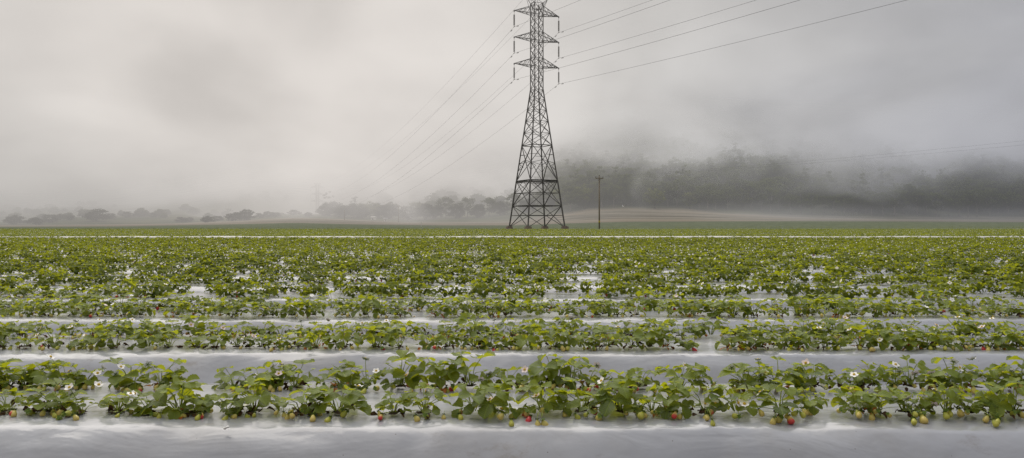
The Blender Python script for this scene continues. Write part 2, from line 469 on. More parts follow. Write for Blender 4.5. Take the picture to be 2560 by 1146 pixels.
def make_foliage(seed, rows, nleaf, big=1.0):
    r = random.Random(seed)
    mb = MB()
    skew = r.uniform(0, 6.28)
    for i in range(nleaf):
        az = i * 2.39996 + r.uniform(-.5, .5)
        lvl = (i + 0.5) / nleaf                      # 0 low outer leaf .. 1 tall inner leaf
        lean = R(78 - 58 * lvl + r.uniform(-12, 12))
        L = (0.040 + 0.046 * lvl) * r.uniform(.8, 1.15) * big
        base = Vector((math.cos(az) * 0.008, math.sin(az) * 0.008, 0.004 + 0.008 * lvl))
        hz = math.sin(lean) * L; vz = math.cos(lean) * L
        tip = base + Vector((math.cos(az) * hz, math.sin(az) * hz, vz + 0.014))
        mid = base.lerp(tip, 0.5) + Vector((-math.cos(az) * 0.006, -math.sin(az) * 0.006, 0.010))
        mb.tube([base, mid, tip], [0.0022, 0.0018, 0.0014], 4, 1, 0.5, cap=False)
        size = (0.031 + 0.027 * r.random() ** 1.3) * (0.85 + 0.25 * (1 - abs(lvl - .45))) * big
        tilt = R(r.uniform(-16, 20) + 30 * (1 - lvl))
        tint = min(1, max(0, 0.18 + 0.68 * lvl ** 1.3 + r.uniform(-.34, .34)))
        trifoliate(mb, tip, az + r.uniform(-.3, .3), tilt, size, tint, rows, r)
    # small young leaves, bud clusters and empty calyces near the crown
    for i in range(r.randint(2, 5)):
        az = r.uniform(0, 6.28); L = r.uniform(.03, .11) * big; h = r.uniform(.02, .09) * big
        tip = Vector((math.cos(az) * L, math.sin(az) * L, h))
        mb.tube([(0, 0, .008), Vector((tip.x * .4, tip.y * .4, h * .8)), tip], [.0014, .0012, .001], 4, 1, .5, cap=False)
        for q in range(6):
            a2 = q * 1.047; d = Vector((math.cos(a2), math.sin(a2), 0.35)).normalized()
            e = tip + d * .011; s_ = Vector((-math.sin(a2), math.cos(a2), 0)) * .004
            mb.add([tip - s_ * .5, tip + s_ * .5, e + s_, e - s_, ], [(0, 1, 2, 3)], 0, .85, [(.25, .5)] * 4)
    return mb.mesh('foliage', [M['leaf'], M['stem']], smooth=True)

FOL_A = [make_foliage(100 + i, 11, rnd.randint(6, 10)) for i in range(34)]
FOL_B = [make_foliage(300 + i, 6, rnd.randint(8, 11)) for i in range(20)]

def make_berry(seed, rows=9, sides=12):
    r = random.Random(seed)
    mb = MB()
    ln, w = r.uniform(.031, .039), r.uniform(.0110, .0132)
    prof = []
    for i in range(rows + 1):
        t = i / rows
        prof.append((max(0.0006, w * (math.sin(math.pi * min(1, (0.06 + .94 * t) ** 0.62 * .985)) ** 0.7)), -ln * (1 - t)))
    prof = [(rr, zz) for rr, zz in prof]
    mb.lathe(prof, sides)
    for i, v in enumerate(mb.v):
        mb.v[i] = Vector((v.x * (1 + .08 * noise.noise(v * 90 + Vector((seed, 0, 0)))), v.y * (1 + .08 * noise.noise(v * 90 + Vector((0, seed, 0)))), v.z))
    return mb
def calyx_mesh(seed):
    r = random.Random(seed); mb = MB()
    for q in range(8):
        a = q * math.pi / 4 + r.uniform(-.2, .2); l = r.uniform(.009, .014)
        d = Vector((math.cos(a), math.sin(a), 0)); s_ = Vector((-d.y, d.x, 0))
        mb.add([s_ * -.002 + Vector((0, 0, .001)), s_ * .002 + Vector((0, 0, .001)), d * l * .55 + s_ * .0035 + Vector((0, 0, .002)),
                d * l + Vector((0, 0, r.uniform(-.004, .006))), d * l * .55 - s_ * .0035 + Vector((0, 0, .002))], [(0, 1, 2, 3, 4)], 0)
    mb.tube([(0, 0, 0), (0.002, 0, .012), (.006, 0, .022)], [.0012, .001, .001], 4, 1)
    return mb.mesh('calyx', [M['calyx'], M['stem']])
CALYX = [calyx_mesh(i) for i in range(3)]
BERRY = {}
for kind in ('berry_red', 'berry_pale', 'berry_green', 'berry_blush'):
    BERRY[kind] = [make_berry(i * 3 + 1).mesh('strawberry', [M[kind]], True) for i in range(3)]
BERRY_LABEL = {'berry_red': 'ripe red strawberry', 'berry_pale': 'pale yellow unripe strawberry', 'berry_green': 'small green unripe strawberry',
               'berry_blush': 'yellow strawberry with a red tip'}

def petals_mesh(seed, mat):
    r = random.Random(seed); mb = MB()
    cup = r.uniform(.1, .45)
    for q in range(5):
        a = q * 1.2566 + r.uniform(-.1, .1)
        d = Vector((math.cos(a), math.sin(a), 0)); s_ = Vector((-d.y, d.x, 0))
        Rr = .0175 * r.uniform(.88, 1.08)
        vs = []; fs = []
        for i in range(5):
            t = i / 4
            w = Rr * .52 * math.sin(math.pi * min(1, .18 + t * .74)) ** .7
            for c in (-1, 0, 1):
                vs.append(d * (.003 + Rr * t) + s_ * (c * w) + Vector((0, 0, cup * Rr * t * t - .0022 * abs(c) * r.uniform(-.5, 1))))
        for i in range(4):
            for j in range(2):
                b = i * 3 + j; fs.append((b, b + 1, b + 4, b + 3))
        mb.add(vs, fs, 0)
    for q in range(5):
        a = q * 1.2566 + .63; d = Vector((math.cos(a), math.sin(a), -.15)); s_ = Vector((-d.y, d.x, 0)) * .003
        mb.add([s_ * -1, s_, d * .015 + s_ * .3, d * .015 - s_ * .3], [(0, 1, 2, 3)], 1)
    return mb.mesh('flower', [M[mat], M['calyx']], True)
FLOWER = [petals_mesh(i, 'petal') for i in range(4)]
FLOWER_P = [petals_mesh(9 + i, 'pink_petal') for i in range(2)]
mb = MB(); mb.lathe([(.0066, 0), (.0062, .002), (.0045, .0045), (.0015, .0058)], 9)
CENTRE = mb.mesh('flower_centre', [M['pollen']], True)

def litter_mesh(seed, mat):
    r = random.Random(seed); mb = MB()
    for q in range(r.randint(6, 11)):
        a = r.uniform(0, 6.28); d = r.uniform(.01, .055)
        o = Vector((math.cos(a) * d, math.sin(a) * d, r.uniform(.004, .016)))
        m_ = frame(o, Vector((math.cos(a + r.uniform(-1, 1)), math.sin(a + r.uniform(-1, 1)), r.uniform(-.3, .5))), Vector((r.uniform(-.4, .4), r.uniform(-.4, .4), 1)))
        leaflet(mb, m_, r.uniform(.014, .03), r.uniform(.010, .022), .5, 3, r.uniform(-.2, .8), r.uniform(-.8, .9), .15, r)
    mb.uv = {}
    # soil in the planting hole, widened as painted contact shade, just above the film
    vs = []; k_ = 9
    for q in range(k_):
        a = 2 * math.pi * q / k_; d = r.uniform(.014, .034)
        vs.append(Vector((math.cos(a) * d * 1.25, math.sin(a) * d * .8, .008)))
    mb.add(vs, [tuple(range(k_))], 1)
    return mb.mesh('dead_leaves', [M[mat], M['soil']], True)
LITTER = [litter_mesh(i, 'brown') for i in range(5)]
LITTER_O = [litter_mesh(20 + i, 'orange') for i in range(2)]

ORD = ('first second third fourth fifth sixth seventh eighth ninth tenth eleventh twelfth thirteenth fourteenth fifteenth sixteenth '
       'seventeenth eighteenth nineteenth').split()
TENS = {2: 'twenty', 3: 'thirty', 4: 'forty', 5: 'fifty', 6: 'sixty'}
def ordinal(n):
    if n <= 19: return ORD[n - 1]
    t, u = divmod(n, 10)
    if u == 0: return TENS[t][:-1] + 'ieth'
    return TENS[t] + '-' + ORD[u - 1]
NUM = 'no one two three four five six seven eight nine'.split()

# crown positions read off the photograph: (x pixel) for the four nearest rows
rows_px = {
 0: [8, 100, 125, 205, 290, 373, 450, 490, 564, 630, 752, 780, 846, 985, 1062, 1182, 1242, 1357, 1455, 1555, 1630, 1668, 1764, 1844, 1948, 2036, 2150, 2195, 2262, 2305, 2370, 2422, 2490, 2545],
 1: [20, 60, 110, 165, 205, 322, 398, 440, 584, 650, 690, 740, 850, 917, 1000, 1095, 1172, 1270, 1347, 1387, 1425, 1465, 1545, 1605, 1700, 1745, 1861, 1905, 1945, 2030, 2105, 2150, 2184, 2240, 2280, 2331, 2385, 2430, 2480, 2520, 2556],
 2: [10, 60, 130, 205, 250, 290, 365, 425, 490, 540, 590, 650, 700, 745, 790, 860, 940, 1000, 1070, 1120, 1185, 1225, 1265, 1320, 1390, 1450, 1490, 1520, 1580, 1625, 1665, 1715, 1830, 1870, 1900, 1960, 1990, 2030, 2060, 2105, 2150, 2190, 2240, 2275, 2320, 2365, 2400, 2440, 2480, 2520, 2550],
 3: [10, 45, 95, 175, 225, 270, 300, 345, 385, 440, 490, 540, 610, 655, 700, 755, 800, 870, 920, 965, 1010, 1060, 1120, 1180, 1225, 1280, 1330, 1380, 1430, 1480, 1510, 1560, 1600, 1650, 1700, 1745, 1780, 1830, 1880, 1925, 1970, 2010, 2055, 2090, 2125, 2170, 2215, 2270, 2315, 2350, 2400, 2445, 2490, 2530],
}
ROW_OFF = (0.165, 0.575)
def row_y(ri): return BED0 + (ri // 2) * PITCH + ROW_OFF[ri % 2]
# berries and flowers seen in the photograph: (x, y, kind) on the nearest four rows
seen = {
 0: [(1325, 1043, 'berry_red'), (1343, 1052, 'berry_pale'), (1356, 1053, 'berry_pale'), (1288, 1037, 'berry_pale'), (1312, 1027, 'berry_blush'),
     (1500, 1043, 'berry_pale'), (1437, 1038, 'berry_green'), (1937, 1046, 'berry_pale'), (1955, 1046, 'berry_pale'), (1972, 1043, 'berry_blush'),
     (1769, 1037, 'berry_pale'), (1781, 1052, 'berry_green'), (1849, 1045, 'berry_green'), (2305, 1042, 'berry_pale'), (2285, 1049, 'berry_green'),
     (2483, 1052, 'berry_green'), (2499, 1050, 'berry_green'), (569, 1042, 'berry_green'), (612, 1039, 'berry_green'), (590, 1038, 'berry_green'),
     (512, 1026, 'berry_pale'), (434, 1026, 'berry_pale'), (147, 1026, 'berry_green'), (146, 1048, 'berry_green'), (825, 1046, 'berry_green'),
     (1278, 1052, 'berry_green'), (1212, 1030, 'berry_green'), (1603, 1010, 'berry_pale'), (2018, 1005, 'berry_pale'), (183, 1008, 'berry_blush'),
     (2138, 1022, 'flower'), (2122, 1026, 'flower'), (1764, 1010, 'flower'), (1789, 1010, 'flower'), (1846, 1008, 'flower'), (1862, 1011, 'flower'),
     (2301, 1003, 'flower'), (2337, 1013, 'pink'), (1253, 1024, 'flower'), (394, 1006, 'flower'), (172, 970, 'flower'), (335, 985, 'flower'),
     (620, 1010, 'flower'), (1066, 978, 'pink'), (2270, 998, 'flower'), (2545, 1010, 'flower')],
 1: [(1115, 972, 'berry_green'), (1131, 966, 'berry_blush'), (1496, 957, 'berry_blush'), (1832, 968, 'berry_pale'), (1846, 968, 'berry_pale'),
     (1866, 969, 'berry_pale'), (1875, 971, 'berry_green'), (1992, 957, 'berry_pale'), (2159, 962, 'berry_pale'), (2148, 969, 'berry_green'),
     (978, 958, 'berry_green'), (1750, 951, 'berry_pale'), (1310, 955, 'berry_blush'), (50, 962, 'berry_green'),
     (1093, 930, 'pink'), (1015, 940, 'pink'), (1203, 950, 'pink'), (1312, 925, 'pink'), (1493, 915, 'pink'), (1830, 920, 'flower'), (1896, 900, 'flower'),
     (1902, 938, 'flower'), (2240, 912, 'flower'), (2278, 944, 'flower'), (2290, 935, 'pink'), (2530, 928, 'flower'), (2508, 933, 'flower'), (2250, 930, 'flower'),
     (301, 918, 'flower'), (288, 936, 'flower'), (368, 912, 'flower'), (125, 893, 'flower'), (180, 914, 'flower'), (256, 920, 'flower'), (172, 930, 'pink'),
     (243, 934, 'flower'), (681, 917, 'flower'), (696, 935, 'pink'), (702, 912, 'flower'), (858, 920, 'flower'), (913, 898, 'flower'), (940, 928, 'flower'),
     (1680, 955, 'flower'), (1712, 914, 'flower'), (2400, 920, 'flower'), (2385, 905, 'flower')],
 2: [(107, 861, 'berry_red'), (955, 872, 'berry_red'), (1233, 872, 'berry_red'), (1731, 871, 'berry_red'), (2247, 868, 'berry_red'), (2458, 868, 'berry_red'),
     (8, 866, 'berry_pale'), (205, 868, 'berry_green'), (215, 868, 'berry_green'), (1071, 872, 'berry_pale'), (1484, 873, 'berry_pale'), (1247, 872, 'berry_green'),
     (2475, 870, 'berry_pale'), (2490, 870, 'berry_pale'), (2265, 868, 'berry_pale'), (620, 866, 'berry_green'), (1972, 870, 'berry_green'),
     (91, 838, 'flower'), (1212, 842, 'flower'), (1410, 850, 'flower'), (2445, 848, 'flower'), (2418, 862, 'flower'), (1500, 848, 'flower'), (843, 845, 'flower'),
     (2200, 850, 'flower'), (2130, 852, 'flower'), (880, 845, 'flower')],
 3: [(377, 831, 'berry_red'), (578, 832, 'berry_red'), (1099, 837, 'berry_red'), (1237, 837, 'berry_red'), (1286, 838, 'berry_red'), (1427, 838, 'berry_red'),
     (1083, 839, 'berry_blush'), (922, 836, 'berry_pale'), (1455, 838, 'berry_pale'), (318, 837, 'berry_pale'), (1526, 840, 'berry_pale'), (340, 842, 'berry_pale'),
     (2356, 836, 'berry_pale'), (1864, 829, 'berry_pale'), (2190, 832, 'berry_red'),
     (1399, 806, 'flower'), (1270, 824, 'flower'), (1008, 822, 'flower'), (905, 808, 'flower'), (557, 820, 'pink'), (752, 803, 'flower'), (1572, 808, 'flower'),
     (2278, 818, 'flower'), (2336, 820, 'flower'), (2440, 812, 'flower'), (2060, 810, 'flower'), (1237, 800, 'flower'), (2300, 808, 'flower')],
}
ROWNAME = ['front row', 'second row back', 'third row back', 'fourth row back', 'fifth row back', 'sixth row back', 'seventh row back', 'eighth row back']

plants_total = 0
filled = {}
MAXP = 298
def add_flower(parent, loc, pink, face, subs):
    me = rnd.choice(FLOWER_P if pink else FLOWER)
    f = link('flower', me, parent, loc)
    f.rotation_euler = (face[0], face[1], rnd.uniform(0, 6.28))
    f.scale = (rnd.uniform(.68, .92),) * 3
    if pink: f['label'] = 'pinkish white strawberry flower'
    if subs: link('flower_centre', CENTRE, f, (0, 0, .0015))
    return f
def add_berry(parent, loc, kind, s, subs):
    b = link('strawberry', rnd.choice(BERRY[kind]), parent, loc)
    b.rotation_euler = (R(rnd.uniform(-55, -10)) if rnd.random() < .6 else R(rnd.uniform(30, 80)), R(rnd.uniform(-35, 35)), rnd.uniform(-.8, .8))
    b.scale = (s,) * 3
    b['label'] = BERRY_LABEL[kind]
    if subs: link('calyx', rnd.choice(CALYX), b, (0, 0, -.001))
    return b

for ri in range(8):
    y = row_y(ri)
    if ri in rows_px: xs = [((p - 1280) / F * y) for p in rows_px[ri]]
    else:
        xs = []; x = -0.69 * y
        while x < 0.69 * y:
            xs.append(x); x += rnd.uniform(.10, .165) * (2.0 if rnd.random() < .06 else 1)
    xs = [x for x in xs][:max(0, MAXP - plants_total)]
    plants_total += len(xs)
    if xs: filled[ri] = (xs[-1] + .12) if ri not in rows_px and xs[-1] < .66 * y else 99
    recs = []
    for i, x in enumerate(xs):
        s = rnd.uniform(.66, 1.16)
        yy = y + rnd.uniform(-.015, .02)
        t = link('strawberry_plant', None, None, (x, yy, 0.003 + 0.012 * 0))
        t.empty_display_size = .05
        rz = rnd.uniform(0, 6.28)
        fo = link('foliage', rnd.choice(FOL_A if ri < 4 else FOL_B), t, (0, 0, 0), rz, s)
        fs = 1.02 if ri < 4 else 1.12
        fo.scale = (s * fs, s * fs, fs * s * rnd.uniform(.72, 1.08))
        if rnd.random() < .8:
            link('dead_leaves', rnd.choice(LITTER_O if rnd.random() < .25 else LITTER), t, (0, -.012, 0), rnd.uniform(0, 6))
        recs.append([x, yy, t, 0, 0, 0])
    subs = ri < 4
    for px, py, kind in seen.get(ri, []):
        if kind in ('flower', 'pink'):
            Yf = y - rnd.uniform(.02, .07)
            p = at(px, py, Yf)
        else:
            Yf = min(F * (CAM_H - 0.012) / (py - HOR), y + .03)
            p = at(px, py, Yf); p.z = 0.016
        rec = min(recs, key=lambda q: abs(q[0] - p.x))
        loc = (p.x - rec[0], p.y - rec[1], p.z - rec[2].location.z)
        if kind in ('flower', 'pink'):
            add_flower(rec[2], loc, kind == 'pink', (R(rnd.uniform(20, 70)), R(rnd.uniform(-30, 30))), subs); rec[3] += 1
            mbp = MB(); mbp.tube([(loc[0] * .1, loc[1] * .1, .01), (loc[0] * .6, loc[1] * .6, loc[2] * .7), (loc[0], loc[1], loc[2] - .001)], [.0016, .0012, .001], 4)
            link('flower_stalk', mbp.mesh('flower_stalk', [M['stem']], True), rec[2])
        else:
            add_berry(rec[2], loc, kind, rnd.uniform(.9, 1.12) * (0.8 if kind == 'berry_green' else 1.0), subs)
            rec[5 if kind == 'berry_red' else 4] += 1
            mbp = MB(); mbp.tube([(0, 0, .012), (loc[0] * .5, loc[1] * .5, .03), (loc[0] * .95, loc[1] * .95 + .004, loc[2] + .008)], [.0015, .0012, .001], 4)
            link('berry_stalk', mbp.mesh('berry_stalk', [M['stem']], True), rec[2])
    for i, rec in enumerate(recs):
        t = rec[2]
        # small fruit and blossom the photograph shows all along the rows
        nf = rnd.choice([0, 0, 0, 1]) if ri < 2 else rnd.choice([0, 0, 1, 1])
        nb = rnd.choice([1, 2, 3, 3, 4]) if ri < 2 else rnd.choice([0, 1, 2, 3])
        for q in range(nf):
            a = rnd.uniform(-3.0, .2); d = rnd.uniform(.03, .09)
            add_flower(t, (math.cos(a) * d, math.sin(a) * d, rnd.uniform(.05, .125)), rnd.random() < .2, (R(rnd.uniform(-10, 65)), R(rnd.uniform(-30, 30))), subs)
            rec[3] += 1
        for q in range(nb):
            a = rnd.uniform(-2.6, -.5); d = rnd.uniform(.06, .095)
            kind = rnd.choice(['berry_green'] * 5 + ['berry_pale'] * 8 + ['berry_blush'] + (['berry_red'] if ri > 3 else []))
            add_berry(t, (math.cos(a) * d, math.sin(a) * d, .014 + rnd.uniform(0, .015)), kind, rnd.uniform(.6, .95) if kind != 'berry_red' else 1.05, subs)
            rec[5 if kind == 'berry_red' else 4] += 1
        if rec[5]: extra = 'with a ripe red berry' if rec[5] == 1 else 'with ripe red berries'
        elif rec[4] and rec[3]: extra = 'with pale berries and white flowers'
        elif rec[4]: extra = 'with pale unripe berries'
        elif rec[3]: extra = 'with white flowers'
        else: extra = 'with leaves only'
        tag(t, f'strawberry plant {extra}, {ordinal(i + 1)} from left in {ROWNAME[ri]}', 'plant', 'strawberry plants in the nearest rows')

# a few loose bits lying on the film
for px, py, s, mt, lab in ((564, 1077, .012, 'petal', 'fallen white petal lying on the front edge of the nearest bed'),):
    Yb = F * CAM_H / (py - HOR); p = at(px, py, Yb)
    mb = MB(); mb.lathe([(s * .3, 0), (s * .8, .003), (s * .9, .006), (s * .4, .008)], 8)
    for i, v in enumerate(mb.v): mb.v[i] = Vector((v.x, v.y * .6, v.z + .003 * math.sin(v.x * 300)))
    tag(link('fallen_petal', mb.mesh('fallen_petal', [M[mt]], True), None, (p.x, p.y, .004)), lab, 'petal')

# ------------------------------------------------------------------ the rest of the crop: one mass
def low_plant(seed, nleaf, mode):
    """returns verts, quads, material index, tint; mode 2: four quads a leaflet, 1: two quads, 0: one quad"""
    r = random.Random(seed)
    V = []; Q = []; MI = []; T = []
    def quad(a, b, c, d, mi, t):
        n_ = len(V); V.extend([a, b, c, d]); T.extend([t] * 4); Q.append((n_, n_ + 1, n_ + 2, n_ + 3)); MI.append(mi)
    for i in range(nleaf):
        az = i * 2.39996 + r.uniform(-.4, .4); lvl = (i + .5) / nleaf
        lean = R(76 - 58 * lvl + r.uniform(-10, 10)); L = (.042 + .048 * lvl) * r.uniform(.8, 1.15)
        tip = Vector((math.cos(az) * math.sin(lean) * L, math.sin(az) * math.sin(lean) * L, math.cos(lean) * L + .014))
        tilt = R(r.uniform(-20, 30) + 35 * (1 - lvl)); size = r.uniform(.034, .050)
        out = Vector((math.cos(az) * math.cos(tilt), math.sin(az) * math.cos(tilt), -math.sin(tilt)))
        side = Vector((-math.sin(az), math.cos(az), 0)); nrm = out.cross(side)
        if nrm.z < 0: nrm = -nrm
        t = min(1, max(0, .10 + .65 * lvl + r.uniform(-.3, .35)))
        cup = r.uniform(-.2, .5)
        for ang in ((0, 1.5, -1.5) if mode else (r.uniform(-1, 1),)):
            d = (out * math.cos(ang) + side * math.sin(ang) + nrm * cup).normalized()
            x = d.cross(nrm).normalized(); s_ = size * (1 if mode else 1.7)
            up = nrm * (s_ * r.uniform(.05, .2))
            p0, p1 = tip, tip + d * s_ - nrm * (s_ * .15)
            m0 = tip + d * s_ * .35; m1 = tip + d * s_ * .8
            if mode == 2:
                l0, l1 = m0 - x * s_ * .42 + up, m1 - x * s_ * .42 + up; r0, r1 = m0 + x * s_ * .42 + up, m1 + x * s_ * .42 + up
                mm = tip + d * s_ * .55
                quad(p0, mm, l1, l0, 0, t); quad(mm, p1, p1 - x * s_ * .2, l1, 0, t)
                quad(p0, r0, r1, mm, 0, t); quad(mm, r1, p1 + x * s_ * .2, p1, 0, t)
            elif mode == 1:
                mm = tip + d * s_ * .62
                quad(p0, p1, m1 - x * s_ * .42 + up, m0 - x * s_ * .40 + up, 0, t); quad(p0, m0 + x * s_ * .40 + up, m1 + x * s_ * .42 + up, p1, 0, t)
            else:
                quad(p0, m0 + x * s_ * .5 + up, p1, m0 - x * s_ * .5 + up, 0, t)
        if mode == 2:
            b = Vector((math.cos(az) * .008, math.sin(az) * .008, .004)); w = side * .0018
            quad(b - w, b + w, tip + w, tip - w, 1, .5)
    nfl = r.choice([0, 1, 1, 2]) if mode else r.choice([0, 1, 1])
    for q in range(nfl):
        a = r.uniform(0, 6.28); d = r.uniform(.02, .1); o = Vector((math.cos(a) * d, math.sin(a) * d - .02, r.uniform(.05, .13)))
        tl = r.uniform(.2, 1.2); s_ = .016
        u = Vector((1, 0, 0)) * s_; w = Vector((0, math.cos(tl), math.sin(tl))) * s_
        quad(o - u, o - w, o + u, o + w, 2, .5)
        if mode == 2:
            nn = Vector((0, -math.sin(tl), math.cos(tl))) * .002
            quad(o - u * .36 + nn, o - w * .36 + nn, o + u * .36 + nn, o + w * .36 + nn, 3, .5)
    if mode:
        for q in range(r.choice([0, 1, 1, 2])):
            a = r.uniform(-2.8, -.3); d = r.uniform(.03, .09); o = Vector((math.cos(a) * d, math.sin(a) * d, .016))
            mi = r.choice([4, 4, 4, 5]) if r.random() < .85 else 4; s_ = .011
            t_, bt = o + Vector((0, 0, s_ * 1.3)), o - Vector((0, 0, s_ * 1.3))
            pts = [o + Vector((math.cos(k_) * s_, math.sin(k_) * s_, 0)) for k_ in (0, 1.57, 3.14, 4.71)]
            for k_ in range(4):
                quad(t_, pts[k_], bt, pts[(k_ + 1) % 4], mi, .5)
    # withered bits at the foot
    for q in range(3 if mode else 1):
        a = r.uniform(0, 6.28); o = Vector((math.cos(a) * .03, math.sin(a) * .03, .008)); s_ = .016
        quad(o + Vector((-s_, -s_, 0)), o + Vector((s_, -s_ * .6, .004)), o + Vector((s_, s_, 0)), o + Vector((-s_ * .7, s_, .006)), 6, .5)
    return (np.array([tuple(v) for v in V]), np.array(Q), np.array(MI), np.array(T))

LOD = {2: [low_plant(500 + i, 10, 2) for i in range(20)], 1: [low_plant(600 + i, 9, 1) for i in range(16)], 0: [low_plant(700 + i, 8, 0) for i in range(12)]}
VV, QQ, MM, TT = [], [], [], []
off = 0
def place_many(pts, lod):
    """pts: array of x, y; scatter plants of one detail level"""
    global off
    ids = rng.integers(0, len(LOD[lod]), len(pts))
    for k_ in range(len(LOD[lod])):
        P_ = pts[ids == k_]
        if not len(P_): continue
        v, q, mi, t = LOD[lod][k_]
        a = rng.uniform(0, 6.283, len(P_)); s = rng.uniform(.78, 1.28, len(P_)) * np.clip(1.06 - P_[:, 1] / 400, .8, 1.1); sz = s * rng.uniform(.8, 1.15, len(P_))
        ca, sa = np.cos(a)[:, None], np.sin(a)[:, None]
        X_ = (v[None, :, 0] * ca - v[None, :, 1] * sa) * s[:, None] + P_[:, 0:1]
        Y_ = (v[None, :, 0] * sa + v[None, :, 1] * ca) * s[:, None] + P_[:, 1:2]
        Z_ = v[None, :, 2] * sz[:, None] + P_[:, 2:3]
        W = np.stack([X_, Y_, Z_], -1).reshape(-1, 3)
        q_ = (q[None] + (np.arange(len(P_)) * len(v))[:, None, None]).reshape(-1, 4) + off
        VV.append(W); QQ.append(q_); MM.append(np.tile(mi, len(P_)))
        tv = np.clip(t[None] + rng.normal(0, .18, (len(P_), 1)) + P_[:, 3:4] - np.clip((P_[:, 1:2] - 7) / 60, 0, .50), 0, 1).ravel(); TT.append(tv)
        off += len(W)
for ri in range(0, 2 * (LAST_BED + 1)):
    y = row_y(ri); kb = ri // 2
    if kb == RIDGE_BED: continue
    half = .69 * y * 1.06 + 1.9
    xs_ = []; x = -half; 
    while x < half:
        step = rnd.uniform(.10, .170)
        pgap = .10 if y < 22 else .05 if y < 40 else .02
        if rnd.random() < pgap: step += rnd.choice([.12, .2, .3, .45])
        if y > 45: step *= 1.35
        x += step
        if ri in filled and -.70 * y < x < min(.70 * y, filled[ri]): continue
        xs_.append(x)
    if not xs_: continue
    xs_ = np.array(xs_)
    yy = y + rng.normal(0, .02, len(xs_))
    patch = np.array([.34 * noise.noise(Vector((q * .14, y * .14, 3))) for q in xs_])
    pts = np.stack([xs_, yy, np.zeros(len(xs_)) + .002, patch], -1)
    place_many(pts, 2 if y < 15 else 1 if y < 34 else 0)
# the neighbouring field on the slope beyond
pts = []
for q in range(9000):
    y = 92 + 60 * rnd.random() ** 1.3; x = rnd.uniform(-.75, .75) * y
    if math.hypot(x - 4, y - 121) < 6.5: continue
    pts.append((x, y + 0, ground_z(x, y) + .0, -.1))
pts = np.array(pts)
pts[:, 1] = np.round(pts[:, 1] / .9) * .9
pts[:, 2] = [ground_z(a, b) for a, b in pts[:, :2]]
place_many(pts, 0)
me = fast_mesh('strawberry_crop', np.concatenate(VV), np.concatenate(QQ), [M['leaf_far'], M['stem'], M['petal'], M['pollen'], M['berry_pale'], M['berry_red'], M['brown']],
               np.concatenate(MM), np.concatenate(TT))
tag(link('strawberry_crop', me), 'mass of leafy strawberry rows with white blossom filling the middle and far field', 'crop', kind='stuff')

